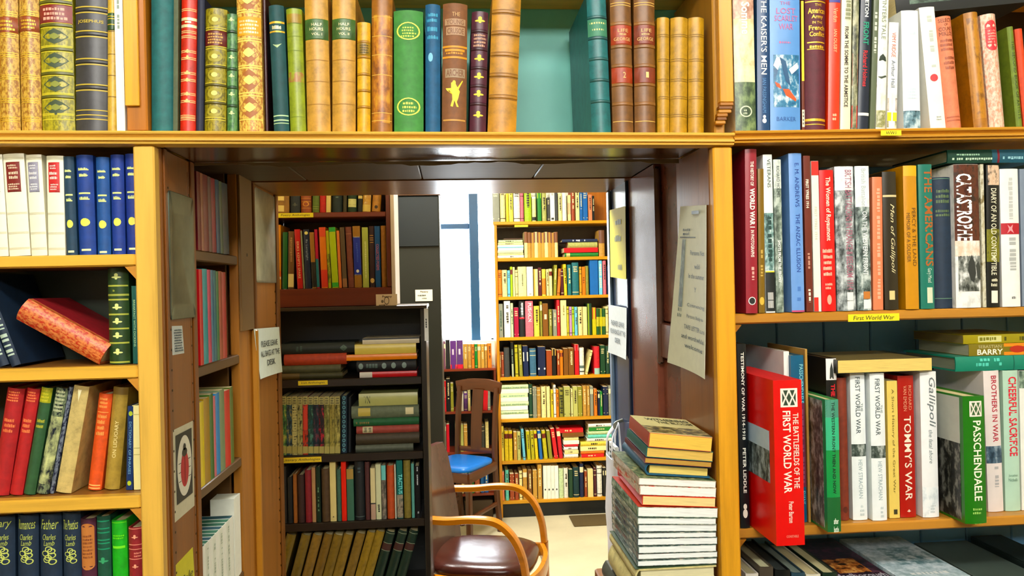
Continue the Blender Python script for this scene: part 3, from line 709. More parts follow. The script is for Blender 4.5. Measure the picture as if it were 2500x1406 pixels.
T(1078, 1139, 1081, 8, 'brown book with a gilt standing figure on its spine', 'cloth', '#8A5A38', 'hard', [('text', 'THE', 30, 40, '#D0A878', .38, .7, 'h'), ('band', 46, 62, '#B08C70', .08, .92), ('band', 66, 86, '#B08C70', .14, .9), ('text', 'YOUNG', 48, 60, '#8A6048', .14, .86, 'h', .02), ('text', 'CRUSOE', 69, 83, '#8A6048', .18, .86, 'h', .02), ('band', 112, 117, '#D89A34'), ('band', 120, 126, '#D89A34', .1, .9), ('scr', 126, 134, '#D89A34', .1, .9, 1), ('band', 138, 143, '#D89A34'), ('band', 168, 190, '#A89078', .12, .92), ('text', 'ARCHER', 170, 187, '#8A6048', .16, .88, 'h', .03), ('poly', arch, '#F0D44C'), ('oval', 203, 6, .07, '#F0D44C', .48), ('poly', [(.6, 216), (.82, 196), (.84, 198), (.64, 222)], '#F0D44C'), ('band', 292, 296, '#C89A58', .05, .95)])
T(1146, 1187, 1152, 28, 'plum leather book with gilt ornaments in five panels', 'leather', '#5E2640', 'hard', [('rb', y, '#4A1C32', .003) for y in (76, 120, 166, 210, 254)] + [('fleur', y, .34, '#F0CE5C') for y in (50, 143, 187, 230, 281)] + [('scr', 82, 116, '#C8A08C', .1, .9, 4)])
T(1190, 1261, 1203, -20, 'fat tan ribbed leather book leaning right at the gap', 'leather', '#C6923A', 'hard', [('rb', y, '#B07E2E') for y in (30, 82, 134, 185, 238)] + [('lines', [y - 5, y + 6], '#8A5E22') for y in (30, 82, 134, 185, 238)])
T(1447, 1495, 1433, -18, 'teal leather book with raised bands right of the gap', 'leather', '#2F7A80', 'hard', [('rb', y, '#246468', .003) for y in (41, 92, 143, 195, 247)] + [('band', 46, 88, '#4E8A72'), ('band', 54, 58, '#D8D89A', .1, .9), ('band', 70, 74, '#D8D89A', .2, .8)], d=.2)
for x0, x1, xt, ds, n1, c1 in ((1498, 1550, 1487, 'mottled brown leather book with bright red labels', '2', '#B24A28'), (1552, 1604, 1549, 'mottled brown leather book with duller red labels', '1', '#94452E')):
    T(x0, x1, xt, -22, ds, 'leather', '#8A5E36', 'hard', [('rb', y, '#9A6A3A') for y in (57, 113, 160, 206, 253)] + [('lines', [y], '#E0B870') for y in (54, 60, 110, 116, 158, 163, 203, 209, 250, 256, 6, 12, 296)] + [('label', 61, 106, c1, 0, 1, [('text', 'LIFE', 70, 78, '#EBC890', .3, .8, 'h'), ('scr', 80, 87, '#EBC890', .3, .7, 1), ('text', 'GEORGE', 91, 99, '#EBC890', .12, .9, 'h')], 'red title label'), ('label', 165, 201, c1, 0, 1, [('text', n1, 176, 190, '#EBC890', .5, .64, 'h')], 'red volume label')])
for x0, x1, xt, ds in ((1607, 1637, 1606, 'plain ochre book nearest the brown labelled pair'), (1638, 1681, 1640, 'plain ochre book in the middle of three'), (1683, 1722, 1683, 'plain ochre book nearest the splintered divider')):
    T(x0, x1, xt, 42, ds, 'leather', '#C59A38', 'hard', [('lines', [y, y + 5], '#94702A') for y in (84, 144, 193, 236, 280)])

# modern war books on the same level, right of the divider
row('war books on the top right shelf', 'on the top shelf', 1.276, 0, .16)
CAMB = ('#E9DFC4', '#C8B08C', '#8A6A50')
T(1797, 1848, 1791, -30, 'jacketed book with a pale sky picture and Somme title', 'photo', '#E9DFC4', 'jacket', [('img', -30, 45, ('#A87868', '#C8A090', '#E0C8B0')), ('img', 200, 320, ('#3A4A38', '#5E6E52', '#8A9A70')), ('text', 'Somme', 4, 84, '#F6F2E2', .36, .78, 'd', .03), ('ring', 272, 14, .3, '#D8E0C8', .2), ('scr', 266, 280, '#D8E0C8', .36, .66, 2)], c2='#EADCB8', c3='#D8C49C')
T(1850, 1880, 1848, -30, "dark blue book titled The Kaiser's Men", 'jacket', '#164A7A', 'jacket', [('text', "THE KAISER'S MEN", -12, 182, '#F0F0EA', .3, .8, 'd', .01), ('text', 'IAN PASSINGHAM', 191, 275, '#6E98C8', .4, .72), ('oval', 285, 4, .13, '#F4F4F0', .55), ('oval', 295, 6, .18, '#F4F4F0', .55)])
T(1882, 1956, 1880, -24, 'wide pale blue book with a colourful bird picture', 'jacket', '#6C9AD2', 'jacket', [('text', 'THE', 4, 12, '#C07AA8', .32, .66, 'h'), ('text', 'LOST', 20, 34, '#C07AA8', .2, .84, 'h', .01), ('text', 'SCARLET', 38, 52, '#C07AA8', .14, .92, 'h', .01), ('text', 'WAR', 58, 73, '#C07AA8', .28, .76, 'h', .01), ('scr', 100, 108, '#C07AA8', .25, .75, 1), ('img', 134, 262, ('#1F5C88', '#3E86AC', '#D8E4EA'), .1, .96),
   ('poly', [(.14, 200), (.3, 206), (.36, 218), (.2, 212)], '#E8632A'), ('poly', [(.4, 218), (.6, 218), (.86, 242), (.84, 248), (.5, 234)], '#E8632A'), ('poly', [(.3, 140), (.5, 150), (.66, 210), (.5, 200), (.4, 168)], '#1E5A86'), ('poly', [(.1, 160), (.2, 140), (.34, 150), (.24, 172)], '#EEF2F2'), ('poly', [(.6, 170), (.9, 152), (.94, 166), (.7, 182)], '#EEF2F2'), ('text', 'BARKER', 286, 296, '#3C66A8', .2, .84, 'h')])
T(1958, 1965, 1955, 2, 'thin book with a yellow top half', 'jacket', '#7A3A28', 'paper', [('band', 2, 198, '#E2CC30'), ('band', 268, 310, '#E6E0CC'), ('scr', 270, 306, '#333333', .2, .8, 4)], dy=.002)
T(1969, 2020, 1970, -6, 'maroon cloth book with gothic gilt title lines', 'cloth', '#6A2638', 'hard', [('band', 2, 5, GOLD), ('text', 'THE', 9, 15, GOLD, .38, .72, 'h'), ('text', 'American', 19, 33, GOLD, .1, .92, 'h', .02), ('text', 'Army', 36, 48, GOLD, .24, .8, 'h', .02), ('text', 'IN THE', 52, 58, GOLD, .28, .76, 'h'), ('text', 'French', 62, 74, GOLD, .14, .9, 'h', .02), ('text', 'Conflict', 77, 89, GOLD, .16, .9, 'h', .02), ('band', 102, 105, GOLD, .08, .92), ('scr', 108, 120, GOLD, .1, .9, 1), ('band', 119, 121, GOLD, .08, .92), ('band', 290, 296, GOLD), ('band', 303, 305, GOLD)])
T(2022, 2050, 2025, -8, 'bright red-orange book titled Verdun with purple top edge', 'jacket', '#E84C28', 'jacket', [('band', -8, 6, '#4E4A98'), ('text', 'Verdun', 20, 54, '#F6C8A0', .35, .75), ('text', 'IAN OUSBY', 72, 128, '#F6C8A0', .4, .7), ('scr', 276, 296, '#F6D8B8', .3, .75, 2)])
T(2052, 2077, 2056, -22, 'cream book titled From the Somme to the Armistice', 'jacket', '#EDE6CC', 'jacket', [('text', 'FROM THE SOMME TO THE ARMISTICE', 65, 262, '#3A2E26', .3, .68, 'd', .02), ('scrd', -10, 50, '#9A9A80', .3, .9)])
T(2078, 2093, 2084, -22, 'thin grey pictorial book with red foot', 'photo', '#4A4A3C', 'jacket', [('band', 258, 312, '#C44438'), ('img', 130, 210, ('#8A5A4A', '#B08070', '#6A4A40'))], c2='#8A8870', c3='#B8B49A')
T(2094, 2121, 2103, -22, 'navy book with teal and red title lettering', 'jacket', '#1C2840', 'jacket', [('text', 'BRETON', -18, 42, '#E8EAE4', .36, .72, 'd', .03), ('text', 'FRONT', 54, 110, '#2E9A82', .26, .78, 'd', .03), ('text', 'Richard Holmes', 124, 212, '#C42E38', .3, .72, 'd', .02), ('band', 276, 283, '#E8E8E2')])
T(2123, 2136, 2134, -22, 'thin grey-green book left of the winter scene', 'jacket', '#6E7460', 'paper', [('scrd', 30, 130, '#D8DCCC', .25, .75)])
T(2138.5, 2162, 2148, -22, 'white book with a bare winter landscape', 'photo', '#F0F0E4', 'jacket', [('text', 'WINTERS TALE', -14, 96, '#8A9080', .3, .75), ('poly', [(.2, 138), (.5, 132), (.8, 140), (.9, 150), (.1, 149)], '#2E3A30'), ('poly', [(.05, 188), (.9, 184), (.95, 188), (.4, 193)], '#3A4438'), ('img', 270, 312, ('#C8C49A', '#8A8A5E', '#E8E4CC'))], c2='#F0F0E6', c3='#DCDCCC')
T(2165, 2189, 2171, 55, 'short white book with red and grey lettering', 'photo', '#F2F0EA', 'paper', [('text', 'VIMY RIDGE', 80, 140, '#D07A70', .3, .72), ('text', 'Arthur Hall', 148, 214, '#6E7890', .32, .7), ('img', 240, 272, ('#B8A8A0', '#D8D0C8', '#8A7A70')), ('band', 275, 296, '#E6D82A'), ('img', 296, 312, ('#6A6A50', '#A8A480', '#D8D8C0'))], c2='#F2F0EA', c3='#E8E4DC')
T(2208, 2250, 2201, 25, 'wide glossy white book with a misty blue foot', 'jacket', '#EFF3F6', 'jacket', [('img', 270, 312, ('#2E4A58', '#7A98A8', '#C8D8E0')), ('scr', 214, 242, '#D0DCE4', .2, .8, 4), ('scr', 74, 86, '#D4DEE6', .2, .8, 1)], d=.15)
T(2274, 2312, 2245, 18, 'white book leaning left with a red seal', 'jacket', '#F4F2EA', 'jacket', [('scrd', 40, 170, '#C8CCC4', .4, .7), ('oval', 191, 9, .26, '#D05058'), ('scr', 284, 296, '#9AA09A', .4, .8, 2)], dy=.002)
T(2314, 2355, 2287, 40, 'salmon pink cloth book leaning left with brown lettering', 'cloth', '#E08E70', 'hard', [('text', 'SELECT', 46, 55, '#8A4A34', .12, .86, 'h'), ('text', 'OF', 58, 64, '#8A4A34', .4, .6, 'h'), ('text', 'COUNT', 67, 76, '#8A4A34', .12, .86, 'h'), ('text', 'MIKLOS', 78, 88, '#8A4A34', .12, .9, 'h'), ('scr', 94, 126, '#A8604A', .12, .9, 3), ('scr', 136, 172, '#A8604A', .2, .9, 3), ('band', 285, 288, '#B86A50', .1, .9), ('band', 293, 296, '#B86A50', .1, .9)])
T(2384, 2420, 2357, 30, 'ochre brown worn book leaning left', 'leather', '#B8802E', 'hard', [('img', 44, 290, ('#B8802E', '#C08A38', '#8A5C22'), .1, .95)], d=.15)
T(2423, 2461, 2399, 34, 'pink patterned book with a red title cartouche', 'tooled', '#E2A890', 'hard', [('oval', 64, 14, .36, '#D6404A'), ('band', 66, 108, '#D6404A', .14, .86), ('oval', 110, 14, .36, '#D6404A'), ('scr', 72, 106, '#F2B8A8', .2, .8, 5), ('lines', [68, 106], '#F2D0C0')], c2='#F4DCC8')
T(2484, 2500, 2460, 65, 'green book leaning left with small dark lettering', 'cloth', '#7C8C34', 'hard', [('text', 'THE SECOND BOOK OF ARTISTS', 100, 290, '#3E4A1C', .3, .75)], d=.15)
T(2503, 2522, 2480, 70, 'orange-red book at the end of the row', 'cloth', '#D8562E', 'hard', [])
zz = ZT2(2400) + .218
Yt = 1.292; x0 = xat(2184, Yt, 1.965); x1 = xat(2516, Yt, 1.965)
zl = zat(2184, 8, Yt)
lie(x1 - .25, x1 + .005, .046, zat(2500, 38, Yt), Yt, 'thick dark book lying across the tops of the leaning books', 'jacket', '#25262C', 'paper', [('img', .1, .9, ('#3A4640', '#5E6E66', '#8A9A90'), .35, .8), ('scrd', .3, .5, '#C8B82E', .62, .95, .03), ('band', .93, .99, '#E8E8E8', .4, .75)], tilt=.10, d=.14, px=False)

# ------------------------------------------------------------------ left bookcase, first shelf
YL = 1.2865
row('white and blue set on the upper left shelf', 'on the upper left shelf', YL, ZL[0] + .0002, .14)
for x0, x1, xt, yt, ds, c, c2 in ((-24, 19, -40, 378, 'cream volume cut by the picture edge', '#4A3A34', '#8A7A6A'), (21, 73, 4, 376, 'cream volume with a dark red title label', '#8E2A24', '#F0D8C0'), (75, 114, 60, 378, 'cream volume with a grey-blue title label', '#A8A4B8', '#F2F0EE'), (116, 158, 108, 380, 'cream volume with a bright red title label', '#D63A3E', '#F6E4DC')):
    B(x0, x1, xt, yt, ds, 'jacket', '#F3F0DC', 'hard', [('label', 398, 468, c, .14, .8, [('scr', 402, 414, c2, .22, .72, 2), ('scr', 418, 440, c2, .2, .75, 2), ('scr', 448, 465, c2, .2, .75, 3)], 'title label')] + [('lines', [y, y + 3], '#D8D4BC') for y in (386, 520, 568, 606)], pages='#EDE6C4', bulge=.003)
for x0, x1, xt, yt, ds, c in ((160, 187, 150, 382, 'dark teal-blue book with gilt title and roundel', '#1A4462'), (189, 231, 180, 378, 'royal blue book, the widest of the four', '#17489A'), (235, 268, 229, 383, 'lighter blue book with gilt title', '#1F5A9E'), (271, 304, 264, 377, 'royal blue book beside the last one', '#17429A'), (307, 340, 301, 375, 'royal blue book half hidden by the upright', '#153C96')):
    yy = yt - 378
    B(x0, x1, xt, yt, ds, 'cloth', c, 'hard', [('scr', 408 + yy, 418 + yy, '#DCE4A0', .14, .86, 1), ('band', 413 + yy, 416 + yy, '#DCE4A0', .2, .8), ('scr', 422 + yy, 434 + yy, '#DCE4A0', .2, .8, 1), ('band', 427 + yy, 430 + yy, '#DCE4A0', .25, .75), ('band', 470 + yy, 474 + yy, '#DCE4A0', .16, .84), ('scr', 478 + yy, 490 + yy, '#DCE4A0', .18, .82, 1), ('band', 485 + yy, 488 + yy, '#DCE4A0', .25, .8), ('oval', 543 + yy, 10, .29, '#E2E276'), ('band', 608 + yy, 613 + yy, '#E2EAC0', .22, .78)])
# second shelf
row('books on the second left shelf', 'on the second left shelf', YL, ZL[1] + .0002, .143)
for x0, x1, xt, ds in ((-6, 22, -92, 'dark blue book leaning far left with silver lettering'), (25, 51, -62, 'dark blue book leaning left behind the red one')):
    B(x0, x1, xt, 674, ds, 'cloth', '#17304E', 'hard', [('band', y, y + h, '#B8C8BC', .1, .85) for y, h in ((770, 3), (783, 3), (797, 4), (806, 3), (820, 8), (832, 6), (846, 4), (857, 7), (868, 4))])
B(262, 314, 256, 655, 'dark green book with gilt fleurons and fine lines', 'leather', '#35502F', 'hard', [('lines', [y, y + 2], '#BCC060') for y in (697, 731, 767, 802, 837, 884)] + [('band', 718, 723, '#A8AC58')] + [('fleur', y, .26, '#DDE3A0') for y in (676, 750, 785, 820, 860)] + [('scr', 706, 714, '#BCC060', .25, .55, 1)], dy=.004)
B(324, 340, 322, 698, 'thin teal book half hidden by the upright', 'jacket', '#16605E', 'jacket', [('text', 'BREAKFAST WITH DICKENS', 732, 846, '#B8D8B0', .25, .6)], dy=.006)
# the red book fallen over
ww = .0378; p = unp(237, 888, 1.288); q = unp(33, 776, 1.288); hh = (p - q).length
rb_ = make_book(ww, hh, .14, 'tooled', '#C4402E', 'hard', [], c2='#E89460', bulge=.008, board=('cloth', '#9C1E2C'))
ax = (q - p).normalized(); ax.y = 0; ax.normalize(); nx = Vector((0, 1, 0)).cross(ax)
if nx.z < 0: nx = -nx
place(rb_, Vector((p.x, 1.288, ZL[1] + .0004)), nx, Vector((0, 1, 0)), ax) if nx.cross(Vector((0, 1, 0))).dot(ax) > 0 else place(rb_, Vector((p.x, 1.288, ZL[1] + .0004)) + nx * ww, -nx, Vector((0, 1, 0)), ax)
for o in list(rb_.children):
    if o.name.startswith('cover'):
        o.data.materials[0] = mat('tooled', '#C4402E', '#E89460')
tag(rb_, '', 'book', ROW['g']); BOOKS.append((rb_, 'red gilt patterned book tipped over on its side', ROW['pl'], 9))
# third shelf
row('leaning books on the third left shelf', 'on the third left shelf', 1.29, ZL[2] + .0002, .128)
rdec = [('scr', 958, 985, '#EE8A60', .12, .88, 4), ('scr', 1024, 1062, '#EE8A60', .15, .85, 3)]
B(-28, 16, 12, 952, 'wide red book with gilt lettering, leftmost of two', 'cloth', '#B42A30', 'hard', rdec)
B(18, 51, 62, 952, 'red book with gilt lettering beside the green one', 'cloth', '#BC2C30', 'hard', rdec)
B(53, 82, 98, 949, 'green book with yellow top and gilt lines', 'cloth', '#3A6240', 'hard', [('band', 949, 986, '#A8A832'), ('scr', 952, 984, '#D8CC50', .1, .9, 4), ('scr', 1024, 1050, '#B8B852', .1, .9, 2)])
B(84, 115, 133, 951, 'black book with white speckled pattern', 'tooled', '#20283A', 'hard', [('scr', 955, 1010, '#C8CCAA', .1, .9, 6), ('img', 1020, 1185, ('#20283A', '#A8AC86', '#D0D4A0'))], c2='#8A947A')
B(119, 130, 167, 946, 'thin navy book with speckled spine', 'tooled', '#18204A', 'hard', [], c2='#8A8FA0', dy=.004)
B(133, 172, 178, 946, 'wide cream worn book leaning right', 'leather', '#D9C48C', 'hard', [('poly', [(.35, 955), (.6, 955), (.5, 984)], '#F2E8C4')], pages='#B8905A', bulge=.003)
B(210, 244, 238, 964, 'orange cloth book with faded lettering', 'cloth', '#E0641E', 'hard', [('scr', 972, 1000, '#F0A868', .15, .85, 3), ('band', 1008, 1010, '#F0A868', .1, .9), ('scr', 1012, 1068, '#F0A868', .15, .85, 4), ('band', 1186, 1189, '#F4C080', .08, .92), ('band', 1193, 1196, '#F4C080', .08, .92)], dy=.012)
B(250, 288, 273, 948, 'sand coloured book lettered up the spine', 'leather', '#B89C54', 'hard', [('band', 948, 966, '#8A6E3A'), ('text', 'ON LIDUOARY', 1030, 1120, '#F2E4B0', .42, .66, 'u')], dy=.012)
B(307, 324, 311, 992, 'slim blue book with pale lettering', 'jacket', '#173A72', 'jacket', [('text', 'DICTIONARY OF PHRASES', 1030, 1158, '#8CB8D8', .3, .68), ('oval', 1010, 6, .3, '#B8C84A'), ('oval', 1180, 6, .3, '#B8C84A')], dy=.008)
B(326, 345, 321, 990, 'cream book beside the upright', 'jacket', '#F0E8B0', 'jacket', [('lines', [1012, 1094, 1110], '#C8BE86')], dy=.008)
# fourth shelf, cut by the picture
row('books on the lowest left shelf', 'on the lowest left shelf', 1.29, ZL[3] + .0002, .143)
for i, (x0, x1, xt, yt, ds) in enumerate(((-22, 32, -24, 1262, 'navy set volume with gilt script, cut by the picture edge'), (37, 89, 36, 1259, 'navy set volume with gilt script reading Romances'), (93, 147, 91, 1257, 'navy set volume with gilt script, third of the set'), (153, 198, 149, 1252, 'navy set volume with gilt script next to the maroon book'))):
    g = '#C4CC74'
    B(x0, x1, xt, yt, ds, 'cloth', '#1F3450', 'hard', [('text', ['Mary', 'Romances', 'Father', 'The Poetics'][i], 1270, 1294, g, .1, .9, 'h', 0, .3), ('text', 'Charles', 1306, 1320, g, .2, .8, 'h', 0, .3), ('text', 'Lamb', 1322, 1334, g, .25, .75, 'h', 0, .3), ('cur', 1358, .34, '#D2DA82')])
B(198, 236, 194, 1268, 'maroon book with a tan title panel', 'cloth', '#5A2040', 'hard', [('oval', 1290, 11, .43, '#C68450'), ('band', 1288, 1384, '#C68450', .07, .93), ('oval', 1382, 11, .43, '#C68450'), ('scr', 1306, 1366, '#8A4A2E', .12, .9, 7)])
B(238, 272, 231, 1262, 'dark green cloth book with a leaf ornament', 'cloth', '#0F5A4A', 'hard', [('band', y, y + 3, '#2E9A78', .05, .95) for y in (1272, 1290, 1300, 1318, 1326, 1340)] + [('fleur', 1370, .4, '#4EA87C')])
B(274, 312, 271, 1272, 'bright green cloth book', 'cloth', '#24B428', 'hard', [('scr', 1306, 1318, '#7CE03A', .1, .9, 2), ('band', 1334, 1340, '#8CE84A', .1, .9), ('lines', [1277], '#7CE03A')])
B(315, 352, 310, 1289, 'crimson book with pink rosettes, half behind the upright', 'cloth', '#9E2A34', 'hard', [('lines', [1292, 1331, 1342, 1366], '#F0A090'), ('fleur', 1312, .24, '#F0B098'), ('fleur', 1384, .24, '#F0B098'), ('scr', 1348, 1362, '#F0A090', .4, .9, 2)])

# ------------------------------------------------------------------ right bookcase, first shelf
row('First World War books on the right shelf', 'on the upper right shelf', 1.284, ZR[0] + .0002, .15)
GR = ('#3A3C3E', '#8A9090', '#D0D4D2')
B(1822, 1851, 1819, 364, 'tall maroon picture book titled The History of World War I', 'jacket', '#9E2E40', 'jacket', [('text', 'THE HISTORY OF', 394, 454, '#F0E0D8', .42, .72, 'd', .03), ('text', 'WORLD WAR I', 460, 556, '#F6ECE4', .36, .8, 'd', .04), ('text', 'IN PHOTOGRAPHS', 562, 628, '#F0E0D8', .42, .72, 'd', .03), ('scrd', 652, 684, '#E0B0A8', .45, .7), ('oval', 735, 10, .32, '#2A2628'), ('ring', 735, 10, .32, '#F0F0EC', .2)], d=.21, dy=-.006)
B(1853, 1868, 1850, 412, 'thin olive brown book right of the tall maroon one', 'jacket', '#8A6A24', 'jacket', [('scrd', 610, 676, '#C8A860', .3, .7), ('oval', 735, 10, .4, '#D8B85A')])
B(1871, 1894, 1864, 377, 'white book titled Veterans over a war photograph', 'jacket', '#EDF1EC', 'jacket', [('text', 'VETERANS', 388, 458, '#3E5450', .4, .78), ('img', 520, 660, ('#2E5050', '#8AA8A8', '#DCE6E4')), ('scrd', 530, 640, '#2A4A4A', .3, .75), ('band', 662, 665, '#D8D040'), ('band', 665, 760, '#161E22'), ('band', 714, 732, '#F0EEEA', .2, .8), ('band', 734, 752, '#F0EEEA', .2, .8)])
B(1896, 1915, 1891, 389, 'grey book with a photograph, Shots from the Front', 'photo', '#4E5852', 'jacket', [('img', 389, 460, ('#C8CEC8', '#DCE0DA', '#B8C0BA')), ('text', 'RICHARD HOLMES', 405, 482, '#3A4444', .35, .75), ('text', 'SHOTS FROM THE FRONT', 586, 690, '#F0F2EE', .34, .74, 'd', .03)], c2='#8A948C', c3='#C4CCC4')
B(1934, 1966, 1928, 374, 'pale blue book titled The Anzac Illusion', 'jacket', '#7FA4DC', 'jacket', [('text', 'E. M. ANDREWS', 398, 505, '#24489A', .42, .74), ('text', 'THE ANZAC ILLUSION', 522, 664, '#24489A', .42, .74), ('scrd', 700, 735, '#5E86C8', .4, .7), ('band', 758, 762, '#C8507A')], dy=-.002)
B(1969, 1986, 1965, 380, 'slim brown book titled First Ypres 1914', 'jacket', '#7A3A30', 'paper', [('text', 'FIRST YPRES 1914', 438, 508, '#F2E8D8', .25, .7, 'd', .03), ('scrd', 618, 660, '#C89888', .3, .65), ('scrd', 706, 738, '#F0E4D4', .3, .65)])
B(1988, 2006, 1983, 393, 'slim white book with red head and foot', 'jacket', '#F0EEE2', 'paper', [('band', 393, 428, '#E23A20'), ('band', 726, 768, '#E23A20', 0, .6), ('text', 'FIRST YPRES 1914', 505, 585, '#C8C4B8', .3, .65)])
B(2008, 2043, 2004, 415, 'bright red book titled The Women of Royaumont', 'jacket', '#DC2A1A', 'jacket', [('text', 'The Women of Royaumont', 432, 588, '#F6E6D6', .3, .74, 'd', .02), ('scr', 606, 676, '#F2C8B4', .1, .8, 5), ('scr', 690, 708, '#F2C8B4', .2, .75, 2), ('oval', 732, 12, .16, '#F0B0A0', .5)])
B(2046, 2092, 2038, 406, 'wide book with grey photograph and pink title lettering', 'photo', '#4A4C50', 'jacket', [('img', 406, 465, ('#D8DCDE', '#EEF0F0', '#E8EAEA')), ('text', 'BRITISH BATTALIONS IN FRANCE & BELGIUM 1914', 415, 708, '#B0788C', .5, .88, 'd', .01), ('band', 714, 734, '#F0EEEA', .5, .85), ('band', 736, 756, '#F0EEEA', .5, .85)], c2='#9A9EA2', c3='#D4D8DA')
B(2095, 2130, 2090, 405, 'white and grey photographic book, On the Western Front', 'photo', '#3C4648', 'jacket', [('img', 405, 505, ('#F0F2F0', '#F6F6F4', '#E0E4E2')), ('text', 'British Battalions', 412, 510, '#B8C0C0', .4, .72), ('text', 'ON THE WESTERN FRONT', 516, 672, '#F4F6F6', .42, .78, 'd', .01), ('band', 712, 730, '#C8844A', .4, .9), ('band', 732, 754, '#F0F0EC', .4, .9)], c2='#8A9494', c3='#D8DEDC')
B(2133, 2158, 2130, 432, 'salmon pink book with faint lettering', 'jacket', '#E48E6E', 'jacket', [('scrd', 460, 730, '#F0B49C', .35, .7)], dy=.002)
B(2162, 2196, 2156, 419, 'dark brown book titled Men of Gallipoli in script', 'jacket', '#3A2E20', 'jacket', [('band', 476, 481, '#D8C8A0'), ('text', 'Men of Gallipoli', 498, 668, '#E6DAB4', .4, .8, 'd', 0, .35), ('band', 710, 732, '#E0CE9A', .3, .7)])
B(2213, 2246, 2208, 404, 'yellow ochre book with stacked title columns', 'jacket', '#CE9624', 'jacket', [('band', 404, 430, '#F0B41C'), ('text', 'PERCY & THE LAND', 508, 650, '#6E4A1A', .55, .85), ('text', 'MEMOIR OF A SOLDIER', 520, 640, '#6E4A1A', .15, .4)], dy=-.002)
B(2250, 2284, 2246, 401, 'teal green book with big orange lettering', 'jacket', '#2E7E72', 'jacket', [('text', 'THE AMERICANS', 412, 650, '#B06A3A', .36, .98, 'd', .02), ('text', 'Gary Mead', 655, 690, '#D8E4D8', .4, .8), ('band', 702, 740, '#D8DCC4', .42, .84)])
B(2288, 2334, 2282, 432, 'short navy cloth book with faded gilt title', 'cloth', '#1C3450', 'hard', [('scr', 460, 498, '#6A7A5A', .1, .9, 3), ('scr', 510, 530, '#6A7A5A', .1, .9, 2), ('lines', [436, 729], '#6A8A7A')], dy=.006)
B(2337, 2398, 2331, 401, 'broad book titled Catastrophe above marching soldiers', 'photo', '#F2F0EC', 'jacket', [('img', 401, 588, ('#4A1A16', '#6E3A28', '#3A2620')), ('text', 'CATASTROPHE', 424, 588, '#FFFFFF', .08, .68, 'd', .03), ('img', 588, 626, ('#F2C8B4', '#F0DCD0', '#F6F2EC')), ('img', 625, 712, ('#3A3A3A', '#8A8A88', '#E8E8E6'), .1, 1), ('poly', [(.5, 640), (.62, 622), (.74, 640), (.8, 668), (.7, 690), (.56, 684), (.46, 660)], '#3E3E40'), ('poly', [(.8, 650), (.9, 636), (1, 652), (1, 684), (.86, 680)], '#4A4A4A')], c2='#F2F0EC', c3='#D8D8D6')
B(2400, 2409, 2392, 401, 'very thin pale book beside the broad title', 'photo', '#B8AE94', 'paper', [], c2='#D8D4C4', c3='#8A7A5A', dy=.003)
B(2411, 2443, 2409, 403, 'dark book with soldier portrait, Diary of an Old Contemptible', 'jacket', '#1C1A18', 'jacket', [('img', 403, 452, ('#C8A890', '#E0C4AE', '#2A2622'), .1, 1), ('img', 560, 640, ('#6E6A1A', '#8A8424', '#2A2A18')), ('text', 'DIARY OF AN OLD CONTEMPTIBLE', 460, 672, '#E8E2CC', .3, .72, 'd', .01), ('scr', 678, 702, '#E8E2CC', .25, .8, 2), ('band', 710, 740, '#F0E8DC', .3, .8)])
B(2450, 2495, 2444, 412, 'white book with a red starred band', 'jacket', '#F1EFEB', 'jacket', [('band', 545, 572, '#B8283A'), ('poly', [(.3, 548), (.45, 555), (.6, 548), (.55, 559), (.65, 570), (.46, 563), (.28, 570), (.38, 559)], '#E6A0A8'), ('scrd', 425, 535, '#C8C8C6', .4, .62), ('scrd', 580, 660, '#B8B8B8', .35, .75), ('scr', 722, 732, '#55555A', .4, .75, 1)])
B(2498, 2530, 2492, 412, 'grey book at the picture edge', 'jacket', '#8A92A4', 'jacket', [('scrd', 450, 540, '#B0405A', .4, .7)])
zz = zat(2370, 401, 1.30) + .0006
lie(2314, 2530, .0235, zz, 1.288, 'dark green book with a red stripe lying across the others', 'jacket', '#14463E', 'jacket', [('band', .5, 1, '#1E5A70'), ('band', .56, .585, '#C8283A'), ('scrd', .1, .38, '#A8C8B0', .55, .68, .02), ('scrd', .05, .5, '#C8DCC8', .2, .38, .02), ('scrd', .62, .95, '#A8D0D8', .25, .45, .02)], d=.17, pages='#A8A48C', tilt=0.0)

# second right shelf
row('First World War books on the lower right shelf', 'on the lower right shelf', 1.297, ZR[1] + .0002, .16)
B(1809, 1832, 1798, 840, 'tall black book titled Testimony of War', 'jacket', '#161A22', 'jacket', [('text', 'TESTIMONY OF WAR 1914-1918', 860, 1074, '#F0F0E6', .36, .7, 'd', .02), ('text', 'PETER LIDDLE', 1094, 1204, '#F0F0E6', .36, .7, 'd', .02), ('oval', 1237, 7, .2, '#E6E2D6'), ('oval', 1254, 11, .26, '#E6E2D6')], dy=-.012, d=.2)
